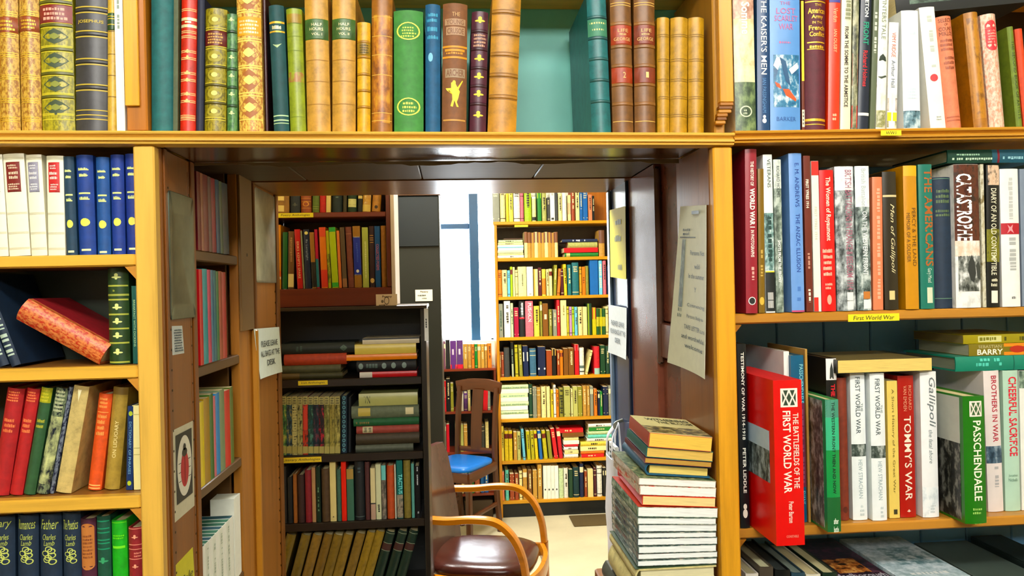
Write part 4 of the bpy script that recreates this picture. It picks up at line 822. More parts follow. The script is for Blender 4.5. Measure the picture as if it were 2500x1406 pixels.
# red slipcased volume pulled forward
def wmark(y0, y1, a, b, dark):
    o = [('band', y0, y1, '#F2E6DC', a, b)]; e = (b - a) * .1; g = (y1 - y0) * .1; h = (b - a - 2 * e) / 2; yt_, yb_ = y0 + g, y1 - g; ym = (yt_ + yb_) / 2; q = (yb_ - yt_) * .08; k_ = h * .14
    for u in (a + e, a + e + h):
        o += [('poly', [(u + k_, yt_), (u + h - k_, yt_), (u + h / 2, ym - q)], dark), ('poly', [(u + k_, yb_), (u + h - k_, yb_), (u + h / 2, ym + q)], dark), ('poly', [(u, yt_ + q * 2), (u + h / 2 - k_, ym), (u, yb_ - q * 2)], dark), ('poly', [(u + h, yt_ + q * 2), (u + h, yb_ - q * 2), (u + h / 2 + k_, ym)], dark)]
    return o
emb = wmark(949, 995, .24, .84, '#3A4A3C')
B(1896, 1966, 1888, 929, 'thick bright red slipcased book, Battlefields of the First World War', 'jacket', '#D8201E', 'paper', emb + [('text', 'THE BATTLEFIELDS OF THE', 1010, 1194, '#F6DCD0', .66, .86, 'd', .015), ('text', 'FIRST WORLD WAR', 1004, 1205, '#F8E6DA', .3, .58, 'd', .02), ('text', 'Peter Barton', 1226, 1278, '#F6DCD0', .45, .62, 'd', .01), ('text', 'CONSTABLE', 1308, 1314, '#F0A898', .35, .78, 'h')], dy=-.107, d=.215, pages='#D0241E')
sl = BOOKS[-1][0]; mb = MB()
hb = (unp(1888, 929, 1.19).z - ZR[1])
mb.box(-.0005, -.0001, .02, .208, hb * .36, hb * .68, mat('photo', '#2E3438', '#6E7678', '#A8B4BC')); mb.box(-.0008, -.0004, .02, .208, hb * .56, hb * .68, mat('paper', '#B8CBDC'))
o = mb.build('cover_picture', sl, smooth=False)
B(1922, 1936, 1912, 858, 'white backed book with grey cover behind the red one', 'jacket', '#EFEFEA', 'jacket', [], dy=.014, d=.18)
B(1940, 1972, 1935, 868, 'blue book titled Passchendaele behind the red one', 'jacket', '#1E6488', 'jacket', [('text', 'PASSCHENDAELE', 890, 985, '#9CD4DC', .6, .92, 'd', .01), ('band', 985, 1190, '#7A3A5A', .5, 1), ('scrd', 1000, 1180, '#A86A8A', .6, .9), ('text', 'EVANS', 1200, 1232, '#9CD4DC', .6, .9)], dy=.004)
B(1974, 1979, 1969, 852, 'thin tan book behind the blue one', 'jacket', '#B8945A', 'paper', [], dy=.003)
B(2025, 2051, 2019, 875, 'white book with soldier and red top edge', 'jacket', '#1A1618', 'jacket', [('band', 875, 928, '#F0EEEC'), ('poly', [(.35, 900), (.5, 884), (.65, 904), (.7, 925), (.3, 925)], '#4A4A4A'), ('text', 'THE', 938, 968, '#C82A38', .4, .8, 'd', .04)], dy=.002, d=.14, pages='#C8404A')
B(2022, 2055, 2012, 976, 'green book titled The Western Front Then and Now', 'jacket', '#2E9A5A', 'jacket', [('band', 976, 1100, '#4EB890'), ('band', 976, 1020, '#8CD0BC'), ('band', 1215, 1312, '#1E6A3A'), ('text', 'THE WESTERN FRONT THEN AND NOW', 982, 1206, '#14352A', .42, .66, 'd', .02), ('text', 'after', 1266, 1280, '#E6F0E0', .42, .8, 'h', .02), ('text', 'battle', 1286, 1300, '#E6F0E0', .42, .8, 'h', .02)], dy=-.054, d=.21)
cvp = BOOKS[-1][0]; mb = MB(); hb = unp(2012, 976, 1.243).z - ZR[1]
mb.box(-.0006, -.0001, .012, .2, .004, hb - .004, mat('photo', '#4A4034', '#7A7468', '#B8BCB4')); mb.build('cover_picture', cvp, smooth=False)
B(2053, 2077, 2046, 923, 'plain reddish brown book', 'cloth', '#8E3E28', 'hard', [('oval', 1245, 8, .25, '#6A2E20')], dy=.004)
fw = lambda y: [('text', 'THE', y + 78, y + 98, '#7A8488', .66, .8), ('text', 'FIRST WORLD WAR', y + 14, y + 152, '#4A545C', .3, .62), ('img', y + 178, y + 208, ('#2A3030', '#5A6260', '#B8BCBA')), ('text', 'HEW STRACHAN', y + 216, y + 310, '#A8B4BA', .4, .68), ('scr', y + 325, y + 355, '#C0CACE', .45, .75, 3)]
B(2084, 2120, 2073, 907, 'white book titled The First World War, left one of two', 'jacket', '#EFF3F6', 'jacket', fw(907), dy=.002)
B(2132, 2168, 2126, 911, 'white book titled The First World War, right one of two', 'jacket', '#EFF3F6', 'jacket', fw(911), dy=-.006)
B(2172, 2198, 2167, 930, 'slim cream book, A Short History of the Great War', 'jacket', '#E6CE7E', 'paper', [('text', 'A Short History of the Great War', 950, 1205, '#8A7440', .35, .65), ('band', 1244, 1256, '#4A4430', .4, .75)], dy=.004)
B(2200, 2239, 2191, 918, "dark red book titled Tommy's War", 'jacket', '#B22A1C', 'jacket', [('text', 'RICHARD', 942, 1002, '#E0A088', .62, .82), ('text', 'VAN EMDEN', 942, 1004, '#E0A088', .3, .5), ('text', "TOMMY'S WAR", 1016, 1222, '#F4E4D4', .3, .76, 'd', .01), ('fleur', 1248, .14, '#F0D8C8')], dy=.004)
B(2255, 2295, 2250, 908, 'white book titled Gallipoli, the fatal shore', 'jacket', '#F3F4F4', 'jacket', [('text', 'Gallipoli', 922, 1044, '#7A7E84', .36, .9, 'd', 0, .25), ('text', 'the fatal shore', 1050, 1132, '#9AA0A6', .42, .66, 'd', 0, .25), ('img', 1190, 1272, ('#D8DEE2', '#EEF2F4', '#F3F4F4')), ('scr', 1232, 1254, '#C0C6CA', .4, .75, 3)], dy=-.002)
B(2359, 2412, 2352, 968, 'large green book titled Passchendaele pulled forward', 'jacket', '#2F7A22', 'jacket', wmark(980, 1018, .26, .84, '#4A6A44') + [('text', 'PASSCHENDAELE', 1028, 1224, '#F2F2E0', .4, .78, 'd', .015), ('scr', 1240, 1258, '#A8D07A', .3, .8, 2), ('scr', 1278, 1286, '#A8D07A', .3, .75, 1)], dy=-.047, d=.205)
cvp = BOOKS[-1][0]; mb = MB(); hb = unp(2352, 968, 1.25).z - ZR[1]
mb.box(-.0006, -.0001, .012, .198, .004, hb * .62, mat('photo', '#1C1A1A', '#3A3634', '#8A8682')); mb.box(-.0006, -.0001, .012, .198, hb * .62, hb - .004, mat('paper', '#C4C4BE')); mb.build('cover_picture', cvp, smooth=False)
B(2318, 2352, 2313, 908, 'pale aqua book behind the green one', 'jacket', '#BCDAD2', 'jacket', [('text', 'Maud', 918, 950, '#7AA0A0', .5, .72)], dy=.162, d=.066)
B(2371, 2398, 2366, 908, 'dark brown book with an orange glow behind the green one', 'jacket', '#3E1E10', 'jacket', [('oval', 925, 12, .32, '#D88A3A'), ('oval', 922, 6, .16, '#F2C878', .5, .001)], dy=.162, d=.066)
B(2415, 2453, 2402, 906, 'pale book titled Brothers in War', 'jacket', '#E8DEDC', 'jacket', [('text', 'BROTHERS IN WAR', 918, 1080, '#B83A52', .42, .78, 'd', .01), ('img', 1090, 1132, ('#2A3E54', '#5A6E84', '#A8B4C0')), ('scrd', 1140, 1190, '#B8B4B8', .4, .7)], dy=.012, d=.145)
B(2457, 2494, 2451, 905, 'pale green book titled Cheerful Sacrifice', 'jacket', '#BFD8C8', 'jacket', [('text', 'CHEERFUL SACRIFICE', 920, 1114, '#D8324A', .3, .86, 'd', .02), ('text', 'Jonathan', 1158, 1166, '#7A988C', .2, .8, 'h'), ('text', 'Nicholls', 1168, 1176, '#7A988C', .2, .8, 'h')], dy=.012)
B(2497, 2530, 2492, 905, 'white book at the end of the row', 'jacket', '#EDEDE6', 'jacket', [('img', 905, 948, ('#3A4A40', '#6A7A70', '#A8B8A8'))], dy=.012)
# lying on top of them
zz = zat(2440, 905, 1.31) + .0004
z1 = lie(2334, 2530, .0262, zz, 1.312, 'teal green book lying flat, bottom of the pile', 'jacket', '#0E8A78', 'jacket', [('scrd', .25, .62, '#6ACABA', .3, .55, .03), ('scrd', .3, .55, '#6ACABA', .62, .85, .03), ('band', .72, .73, '#0A6A5C')], d=.16, pages='#8A8E80')
z2 = lie(2366, 2530, .0212, z1, 1.318, 'olive book with white author lettering, middle of the pile', 'jacket', '#8A7A2E', 'paper', [('text', 'BARRY', .12, .5, '#F2EFE0', .08, .55, 'd', .02), ('text', 'SEBASTIAN', .14, .48, '#C8C09A', .64, .9), ('band', .52, 1, '#E89418'), ('oval', .72, .12, .3, '#B83A14')], d=.15, pages='#B0AC9C')
lie(2352, 2530, .0160, z2, 1.324, 'flat mustard book, top of the pile', 'jacket', '#A89A2A', 'paper', [('band', .2, .52, '#D8D49A', .15, .85), ('scrd', .22, .5, '#8A8430', .3, .7, .03), ('scrd', .56, .95, '#5E5818', .25, .7, .03)], d=.15, pages='#8A7A54')
# curled paperback lying spine-left with its foot towards us
def foot(x0, x1, th, zb, Y, L, desc, kind, color, pages, group, pl, style='paper', yaw=0.0, tilt=0.0, decs=(), spine_left=True, **kw):
    X0, X1 = xat(x0, Y, zb), xat(x1, Y, zb); wd = X1 - X0
    o = make_book(th, L, wd, kind, color, style, decs, pages=pages, **kw)
    Xv = Vector((0, 0, 1)); Yv = Vector((1, 0, 0)); Zv = Vector((0, 1, 0))
    r = Matrix.Rotation(yaw, 3, 'Z') @ Matrix.Rotation(tilt, 3, 'Y'); place(o, Vector((X0, Y, zb)), r @ Xv, r @ Yv, r @ Zv)
    ROW['n'] += 1; tag(o, desc, 'book', group); BOOKS.append((o, desc, pl, ROW['n'])); return zb + th + .0003
zz = zat(2150, 907, 1.30) + .0006
foot(2044, 2276, .0235, zz, 1.285, .15, 'yellowed paperback with black spine lying flat across the white books', 'jacket', '#2A2420', '#E6CC84', ROW['g'], ROW['pl'])
cb = BOOKS[-1][0]
mb = MB(); mb.box(.0236, .0240, .001, .155, .001, .149, mat('jacket', '#8A7852')); mb.build('front_cover', cb, smooth=False)

# bottom right shelf: book tops seen from above
row('books on the bottom right shelf', 'on the bottom right shelf', 1.30, ZR[2] + .0002, .16)
hz = zat(1900, 1400, 1.30)
for x0, x1, yt, ds, c, pg in ((1816, 1848, 1402, 'white edged book beside the upright', '#E8E4DC', '#C8BEA0'), (1850, 1884, 1386, 'grey book with pale page edges', '#5A4E48', '#CFCDAF'), (1888, 1926, 1394, 'black book with dark page edges', '#1A1C20', '#34383A'), (1928, 1962, 1400, 'slate blue book', '#3A5468', '#8A9490'), (1964, 2000, 1404, 'white book with a red stripe', '#E6E2D2', '#D8CDA8'), (2004, 2040, 1400, 'dark green book with cream page edges', '#24382E', '#CFC8A4')):
    B(x0 + 6, x1 + 6, x0 + 5, yt, ds, 'jacket', c, 'jacket', [], pages=pg, d=.17)
o = BOOKS[-2][0]
# volumes lying flat with their covers up
def flat(x0, x1, ytop, zb, th, Y, L, desc, kind, color, decs, c2=None, c3=None, pages='#D8D2B8', yaw=0.0):
    """lying with the front cover up and its foot towards us"""
    X0, X1 = xat(x0, Y, zb), xat(x1, Y, zb)
    rt_ = empty('hardback_book')
    mb = MB(); W2 = X1 - X0; cm = mat(kind, color, c2, c3) if c2 else mat(kind, color)
    mb.bbox(0, W2, 0, L, th - .0025, th, cm, .0008); mb.bbox(0, W2, 0, L, 0, .0025, cm, .0008); mb.bbox(0, .0028, 0, L, .0026, th - .0026, cm, .0006)
    class Q:
        w = W2; h = L; b = 0
        def p(s, u, t, off): return (u * W2, (1 - t) * L, th + off)
    decorate(mb, Q(), decs, R); mb.build('cover', rt_)
    mb = MB(); mb.box(.003, W2 - .004, .003, L - .003, .0026, th - .0026, mat('page', pages)); mb.build('page_block', rt_)
    rt_.location = (X0, Y, zb); rt_.rotation_euler = (0, 0, yaw)
    ROW['n'] += 1; tag(rt_, desc, 'book', ROW['g']); BOOKS.append((rt_, desc, ROW['pl'], ROW['n'])); return zb + th
z = zfl + .0004
flat(2048, 2196, 0, z, .034, 1.288, .235, 'dark purple picture book lying cover up on the pile', 'photo', '#2A2030', [('img', .5, .8, ('#2A1A1A', '#B8703A', '#E0B070'), .25, .8), ('text', 'Marlborough', .82, .93, '#C8C4D0', .1, .96, 'h', .01)], c2='#3A2A38', c3='#6A4258')
z = zfl + .0004
flat(2204, 2372, 0, z + .0, .036, 1.289, .22, 'pale blue picture book lying cover up on its pile', 'photo', '#A8BCC4', [('img', .3, .7, ('#6A8A94', '#A8BCC4', '#DCE6EA'), .3, .95), ('scr', .86, .94, '#F0F4F6', .2, .8, 1)], c2='#C4D4DC', c3='#E0EAF0')
z = zfl + .0004
flat(2404, 2550, 0, z, .02, 1.30, .21, 'grey book lying on the pile at the picture edge', 'jacket', '#5E6664', [], pages='#C8C8AE')

flat(2553, 2636, 0, zfl + .0004, .03, 1.305, .2, 'dark grey book lying flat farthest along the ledge', 'jacket', '#2E3436', [], pages='#B8B89C')
# ------------------------------------------------------------------ recessed shelf inside the doorway, left
XS = CL1 - .004
rc = empty('recessed_shelves', (CL1, 1.6, 0)); tag(rc, 'narrow shelves recessed into the left side of the doorway', 'shelf unit')
def rpart(name, boxes, m_, b=.002):
    mb = MB(); c = rc.location
    for a in boxes: mb.bbox(a[0] - c[0], a[1] - c[0], a[2] - c[1], a[3] - c[1], a[4], a[5], m_, b)
    return mb.build(name, rc)
zp = [unp(485, 611, yat(485, XS, 1.57)).z, unp(491, 893, yat(491, XS, 1.36)).z, unp(494, 1190, yat(494, XS, 1.11)).z]; zp.append(zp[2] - .25)
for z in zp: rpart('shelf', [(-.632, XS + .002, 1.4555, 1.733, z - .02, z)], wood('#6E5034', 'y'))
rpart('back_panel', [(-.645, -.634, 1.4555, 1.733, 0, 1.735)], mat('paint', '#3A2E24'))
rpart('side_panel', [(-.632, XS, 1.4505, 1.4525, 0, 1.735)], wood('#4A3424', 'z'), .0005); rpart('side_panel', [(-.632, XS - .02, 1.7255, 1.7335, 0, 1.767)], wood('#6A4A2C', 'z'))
def PB(px0, px1, yt, z, desc, kind, color, style='paper', dx=0.0, n=0, pl='', group='', pages='#E6D7AE', decs=(), dset=0.0, d=.13, h=None, nm_=None, cat='book'):
    X = XS - dset
    ya, yb = max(yat(px0, X, z), 1.4565 + (.2 * abs(dx) if dx < 0 else 0)), min(yat(px1, X, z), 1.725); yb = max(yb, ya + .005); h = h or unp(px0, yt, ya).z - z
    o = make_book(yb - ya - .0004, h, d, kind, color, style, decs, pages=pages, name=nm_, simple=False)
    a = dx; Xv = Vector((0, math.cos(a), -math.sin(a))); Zv = Vector((0, math.sin(a), math.cos(a)))
    org = Vector((X, yb, z)) - Xv * (yb - ya - .0004) if a > 0 else Vector((X, ya + .0002, z + .0002))
    place(o, org, Xv, Vector((-1, 0, 0)), Zv)
    tag(o, desc, cat, group); BOOKS.append((o, desc, pl, n)); return o
g1 = 'thin books on the doorway shelves'
pl1, pl2, pl3, pl4 = 'on the top doorway shelf', 'on the second doorway shelf', 'on the third doorway shelf', 'on the lowest doorway shelf'
for i, (a, b, yt, ds, c) in enumerate(((485, 494, 408, 'thin dull red book', '#8A2E3A'), (494, 500, 407, 'thin pale pink book', '#C08878'), (500, 512, 406, 'dark pink book', '#9A4A58'), (512, 520, 406, 'grey pink book', '#8A6A72'), (520, 530, 406, 'crimson thin book', '#B03A5A'))):
    PB(a, b, yt, zp[0] + .0003, ds, 'jacket', c, h=.148, dx=-.02, n=i, pl=pl1, group=g1)
for i, (a, b, yt, ds, c) in enumerate(((531, 540, 404, 'bright blue thin book', '#1A6A9A'), (540, 547, 405, 'grey-green thin book', '#5A7A70'), (547, 561, 408, 'dark teal-blue thin book', '#164A6A'))):
    PB(a, b, yt, zp[0] + .0003, ds, 'jacket', c, h=.149, dx=-.035, n=i + 5, pl=pl1, group=g1)
for i, (a, b, yt, ds, c) in enumerate(((491, 499, 657, 'thin red book', '#D8323A'), (499, 511, 656, 'turquoise book', '#28A8B4'), (511, 519, 658, 'thin pink book', '#D0507A'), (519, 526, 659, 'blue-grey thin book', '#4A84A4'), (526, 532, 660, 'teal thin book', '#2A7A8A'), (532, 538, 662, 'green speckled thin book', '#4A8A5A'), (538, 546, 662, 'rust red thin book', '#B8604A'), (546, 556, 664, 'scarlet thin book', '#C44A48'))):
    PB(a, b, yt, zp[1] + .0003, ds, 'jacket', c, n=i, pl=pl2, group=g1)
for i, (a, b, yt, ds, c) in enumerate(((490, 502, 950, 'bright yellow book', '#F0DC1E'), (502, 516, 947, 'gold-brown thin book', '#B89434'), (516, 525, 945, 'dark green thin book', '#4A7A34'), (525, 530, 942, 'pink thin book', '#D87A8A'), (530, 540, 941, 'bright blue book', '#2A94D4'), (540, 552, 936, 'grey-green thin book', '#8A9A7A'), (552, 565, 931, 'bright red book', '#D23A30'), (565, 573, 928, 'olive green thin book', '#6A7A3A'))):
    PB(a, b, yt, zp[2] + .0003, ds, 'jacket', c, n=i, pl=pl3, group=g1, h=.158 + .003 * (i % 3))
for i in range(9):
    a, b = 498 + i * 8.4, 506 + i * 8.4
    PB(a, b, 1306 - i * 9, zp[3] + .0003, nm_='booklet', cat='booklet', desc='white booklet with a green top edge', kind='paper', color=['#EDEFE6', '#E4E8DC'][i % 2], n=i, pl=pl4, group='white booklets on the lowest doorway shelf', pages=['#2E6A58', '#3E7A64', '#1E5A6A'][i % 3], h=.140, decs=[('scrd', .08, .95, '#B4BCAE', .3, .7, .03)] if i % 2 else [])
PB(576, 603, 1206, zp[3] + .0003, nm_='display_board', cat='board', desc='taller white board standing behind the booklets', kind='paper', color='#EEF0E6', n=10, pl=pl4, group='white booklets on the lowest doorway shelf', pages='#E4E6D8', h=.172, d=.05)

# things fixed to the left side of the doorway
XN = CL1 + .0035
def yz(px, py, X):            # point on the plane X
    Y = yat(px, X, 1.3)
    for _ in range(4): Y = yat(px, X, unp(px, py, Y).z)
    return Y, unp(px, py, Y).z
def sheet(name, X, corners, m_, label, cat, side=1, th=.0006, curl=0.0, group=None, n=10):
    """a sheet on a wall of constant X; corners TL TR BR BL as seen, given in picture columns/rows"""
    P = [yz(px, py, X) for px, py in corners]; mb = MB(); vs = []
    def pt(u, v):
        a = [P[0][k] + (P[1][k] - P[0][k]) * u for k in (0, 1)]; b = [P[3][k] + (P[2][k] - P[3][k]) * u for k in (0, 1)]
        return [a[k] + (b[k] - a[k]) * v for k in (0, 1)]
    off = lambda u, v: curl * ((2 * u - 1) ** 2 * (.3 + .7 * v) + .6 * v * v)
    class Q:
        w = 1; h = 1; b = .01
        def p(s, u, t, o): y, z = pt(u, t); return (X + side * (th + .0004 + off(u, t) + o), y, z)
        def bk(s, u, t): y, z = pt(u, t); return (X + side * off(u, t), y, z)
    S = Q(); vs = []; N = n + 1
    for f in (lambda u, v: S.p(u, v, -.0004), S.bk):
        for j in range(N):
            for i in range(N): vs.append(f(i / n, j / n))
    fs = []
    for j in range(n):
        for i in range(n):
            a = j * N + i; q = (a, a + N, a + N + 1, a + 1); fs.append(q if side > 0 else q[::-1]); q2 = tuple(k + N * N for k in q); fs.append(q2[::-1] if side > 0 else q2)
    for e in ([(i, i + 1) for i in range(n)], [(n * N + i + 1, n * N + i) for i in range(n)], [((i + 1) * N, i * N) for i in range(n)], [(i * N + n, (i + 1) * N + n) for i in range(n)]):
        for a, b in e: fs.append((a, b, b + N * N, a + N * N))
    mb.add(vs, fs, m_)
    return S, mb, lambda: tag(mb.build(name), label, cat, group)
# finger plate
Y0, _ = yz(408, 620, CL1); Y1, _ = yz(468, 620, CL1); _, z1 = yz(440, 476, CL1); _, z0 = yz(440, 778, CL1)
fp = MB(); r_ = .004
ring = lambda x, k: [(x, Y0 + a, z) for a, z in ()]
def rrect(x, y0, y1, z0_, z1_, r):
    o = []
    for cy, cz, a0 in ((y1 - r, z1_ - r, 0), (y0 + r, z1_ - r, 90), (y0 + r, z0_ + r, 180), (y1 - r, z0_ + r, 270)):
        for k in range(5):
            a = math.radians(a0 + k * 22.5); o.append((x, cy + r * math.cos(a), cz + r * math.sin(a)))
    return o
fp.loft([rrect(CL1 + .0031, Y0, Y1, z0, z1, .006), rrect(CL1 + .0044, Y0, Y1, z0, z1, .006), rrect(CL1 + .0052, Y0 + .001, Y1 - .001, z0 + .001, z1 - .001, .006), rrect(CL1 + .0052, Y0 + .012, Y1 - .012, z0 + .02, z1 - .03, .01), rrect(CL1 + .0043, Y0 + .016, Y1 - .016, z0 + .024, z1 - .034, .01)], mat('metal', '#7E8278'))
tag(fp.build('finger_plate'), 'tall dull metal finger plate on the left doorway lining', 'finger plate')
S, mb, fin = sheet('notice_sticker', CL1 + .0002, [(419, 796), (444, 795), (449, 862), (421, 867)], mat('paper', '#D8DEDC'), 'small white printed sticker below the metal finger plate', 'sticker')
decorate(mb, S, [('scr', .1, .92, '#5A6C7C', .12, .9, 9)], R); fin()
S, mb, fin = sheet('poster', CL1 + .0002, [(421, 1051), (470, 1027), (474, 1234), (426, 1276)], mat('paper', '#D6D2BC'), 'small black poster with a red beetle in a white oval', 'poster')
rect(mb, S, .1, .9, .07, .83, mat('ink', '#23282C'), .0004); poly(mb, S, ell(.5, .45, .36, .34, 30), mat('paper', '#E8E6D8'), .0007)
poly(mb, S, ell(.5, .49, .2, .2, 20), mat('ink', '#C02A3A'), .001); poly(mb, S, ell(.5, .3, .13, .05, 12), mat('ink', '#20241E'), .0011); poly(mb, S, ell(.5, .24, .07, .04, 12), mat('ink', '#20241E'), .0011)
for t in (.4, .5, .6):
    for a, b in ((.2, .32), (.68, .8)): rect(mb, S, a, b, t - .004, t + .004, mat('ink', '#20241E'), .0009)
rect(mb, S, .49, .51, .34, .66, mat('ink', '#7A1622'), .0013); fin()
S, mb, fin = sheet('sticky_note', CL1 + .0002, [(428, 1380), (470, 1336), (476, 1440), (430, 1480)], mat('paper', '#D9D24A'), 'yellow note with handwriting low on the left doorway lining', 'note')
text(mb, S, 'Sale', .42, .62, mat('ink', '#4A4A28'), .25, .9, 'h', 0, .3, .0004); fin()
S, mb, fin = sheet('paper_notice', CL1 + .0065, [(618, 803), (680, 798), (683, 908), (629, 926)], mat('paper', '#DDE6DE'), 'white notice asking to leave bags on the left inner frame', 'notice', curl=.004)
for k, s in enumerate(('PLEASE LEAVE', 'ALL BAGS AT THE', 'DESK')): text(mb, S, s, .26 + k * .2, .38 + k * .2, mat('ink', '#2A3234'), (.22, .16, .4)[k], (.88, .94, .74)[k], 'h', .01, 0, .0008)
fin()
pl_ = MB(); Y0, z1 = yz(619, 455, CL1); Y1, _ = yz(669, 455, CL1); _, z0 = yz(640, 690, CL1)
pl_.loft([rrect(CL1 + .0002, Y0, Y1, z0, z1, .01), rrect(CL1 + .0025, Y0, Y1, z0, z1, .01), rrect(CL1 + .0032, Y0 + .002, Y1 - .002, z0 + .002, z1 - .002, .01)], mat('metal', '#C4C6BC')); tag(pl_.build('push_plate'), 'long grey metal plate on the left inner door frame', 'push plate')
# notices on the right side
S, mb, fin = sheet('paper_notice', CR0 - .0002, [(1664, 504), (1727, 500), (1734, 925), (1641, 884)], mat('paper', '#EEF0DA'), 'long curling printed notice pinned to the right doorway lining', 'notice', side=-1, curl=.006, n=14)
I = mat('ink', '#4A5648')
rect(mb, S, .5, .78, .03, .05, mat('metal', '#2E3A34'), .003)
decorate(mb, S, [('scr', .13, .18, '#3E4A40', .1, .5, 2), ('band', .185, .191, '#2E3A30', .08, .62), ('img', .2, .62, ('#2A3A2E', '#5A6E5C', '#8A9A88'), .16, .27), ('scr', .62, .69, '#6A7868', .1, .32, 2)], R)
for t, s, a, b in ((.28, 'Persons Not', .45, .95), (.36, 'wild', .6, .78), (.42, 'In the summer', .42, .95), (.5, 'Y', .62, .68), (.6, 'Commencing', .42, .96), (.67, 'Persons likely to', .42, .93), (.735, 'TAKE LETTER sure', .36, .97), (.795, 'and worthwhile', .3, .96), (.85, 'welcome', .4, .92)): text(mb, S, s, t - .014, t + .014, I, a, b, 'h', .005, 0, .0006)
fin()
S, mb, fin = sheet('yellow_notice', CR0 - .0082, [(1489, 513), (1527, 503), (1529, 682), (1491, 676)], mat('paper', '#F2EC1E'), 'yellow notice with faint handwriting on the right inner frame', 'notice', side=-1)
decorate(mb, S, [('scr', .14, .26, '#8A8C1C', .35, .85, 1), ('scr', .36, .5, '#8A8C1C', .3, .8, 1), ('scr', .78, .9, '#8A8C1C', .5, .85, 1)], R)
fin()
S, mb, fin = sheet('paper_notice', CR0 - .0082, [(1489, 744), (1531, 752), (1533, 878), (1489, 860)], mat('paper', '#EAF2F8'), 'pale notice asking to leave bags on the right inner frame', 'notice', side=-1, curl=.003)
for k, s in enumerate(('PLEASE LEAVE', 'YOUR BAGS AT THE', 'DESK')): text(mb, S, s, .3 + k * .17, .4 + k * .17, mat('ink', '#3A4650'), (.14, .08, .36)[k], (.86, .94, .66)[k], 'h', .01, 0, .0008)
fin()

# ------------------------------------------------------------------ stack of books in the doorway, right
Ys = 1.272; TILT = 0.0; K_ = .735
gs, ps = 'stacked books in the doorway', 'in the doorway stack'
ROW.update(n=0, g=gs, pl=ps)
zt_l = [1404, 1385]
zst = zat(1650, 1384, Ys) - .206 * K_ - .002
# low bench that carries the stack
bn = empty('wooden_bench', (.28, 1.55, 0)); tag(bn, 'low wooden bench carrying the stack of books in the doorway', 'bench')
mb = MB(); mb.bbox(.305 - .28, .437 - .28, 1.262 - 1.55, 1.70 - 1.55, zst - .024, zst - .0003, wood('#8A5A2C', 'y'), .003); mb.build('bench_top', bn)
for a in (.31, .40):
    for b in (1.28, 1.66): mb = MB(); mb.bbox(a - .28, a + .03 - .28, b - 1.55, b + .03 - 1.55, 0, zst - .0245, wood('#7A4E26', 'z'), .003); mb.build('leg', bn)
def SK(x0, x1, th, desc, kind, color, pages, style='paper', yaw=0.0, L=.21, dy=0.0, decs=(), cover=None, cdecs=(), tilt=0.0, **kw):
    global zst, TILT
    th *= K_; wd0 = xat(x1, Ys + dy, zst) - xat(x0, Ys + dy, zst)
    zst += wd0 * (tilt - TILT) + .0003; TILT = tilt
    zz = foot(x0, x1, th, zst + .0002, Ys + dy, L, desc, kind, color, pages, gs, ps, style, yaw, tilt, decs, **kw)
    o = BOOKS[-1][0]
    if cover:
        wd = xat(x1, Ys + dy, zst) - xat(x0, Ys + dy, zst); mb = MB()
        class Q:
            w = wd; h = L; b = 0
            def p(s, u, t, off): return (th + .0008 + off, u * wd, (1 - t) * L)
        mb.box(th + .0001, th + .0008, .0005, wd - .0005, .0005, L - .0005, cover); decorate(mb, Q(), cdecs, R); mb.build('front_cover', o)
    zst = zz + .0009 * (1 if cover else 0)
SK(1542, 1744, .056, 'large brown bound volume at the very foot of the stack', 'leather', '#6A4A2E', '#CFC4A0', 'hard', 0, .25, -.005)
SK(1541, 1746, .054, 'large grey bound volume second from the foot of the stack', 'leather', '#5A5A54', '#CFC4A0', 'hard', 0, .25, -.005)
SK(1546, 1747, .062, 'thick cream vellum volume under the green edged one', 'leather', '#D8CC98', '#DCD3AC', 'hard', 0, .205, -.008)
SK(1551, 1750, .034, 'cream backed volume with a dark green edge', 'leather', '#DDD2A0', '#D8D2B4', 'hard', .006, .205, -.004, cover=mat('jacket', '#4A5A48'))
whites = [(.0125, '#24303A'), (.0125, '#8A5A5A'), (.0155, '#2E4A4A'), (.0155, '#30305A'), (.0115, '#6A4A56'), (.016, '#2A4A5A'), (.014, '#C8CCB8')]
for i, (th, c) in enumerate(whites):
    SK(1556 + (i % 3), 1750 + 2 * (i % 2) - i * .4, th, 'white edged paperback with a patterned dark spine', 'photo', c, '#EDF1F0', 'paper', .006 * (i % 3 - 1), .21, .002 * (i % 2), tilt=.012 + .006 * i, c2='#7A8A86', c3='#D0CCC0')
SK(1556, 1752, .022, 'white edged paperback below the red spine', 'photo', '#3A5A4A', '#F0F2EE', 'paper', 0, .21, 0, tilt=.06, c2='#8AA090', c3='#D0D8C8', cover=mat('jacket', '#C84A30'))
SK(1567, 1745, .0215, 'cream edged paperback with a red and orange spine', 'jacket', '#E0421E', '#EBD6A0', 'paper', -.02, .21, tilt=.07)
SK(1561, 1748, .0205, 'thick white edged book, lower of a pair', 'photo', '#E0542E', '#F3F3EE', 'paper', 0, .21, 0, tilt=.078, c2='#E8E0D0', c3='#B8A08A')
SK(1559, 1748, .0150, 'white edged book with a green-grey photographic cover', 'photo', '#E8E4DC', '#F3F3EE', 'paper', .004, .215, 0, tilt=.085, c2='#D8C8B8', c3='#A8988A', cover=mat('photo', '#5A6A54', '#8A9478', '#B8BC98'), cdecs=[('img', .6, .98, ('#4A5A44', '#8A946E', '#D0CC9A'))])
SK(1573, 1732, .0265, 'cream edged book with a smooth teal spine', 'cloth', '#1C5E7E', '#E2CE84', 'hard', -.02, .19, .012, tilt=.092)
SK(1573, 1735, .0125, 'tan book with a purple spine', 'jacket', '#7A3A4A', '#C09A54', 'paper', -.04, .18, .006, tilt=.1)
SK(1577, 1738, .0225, 'yellowed paperback with a teal green spine', 'jacket', '#2E7A78', '#DCBC70', 'paper', -.04, .175, .004, tilt=.105)
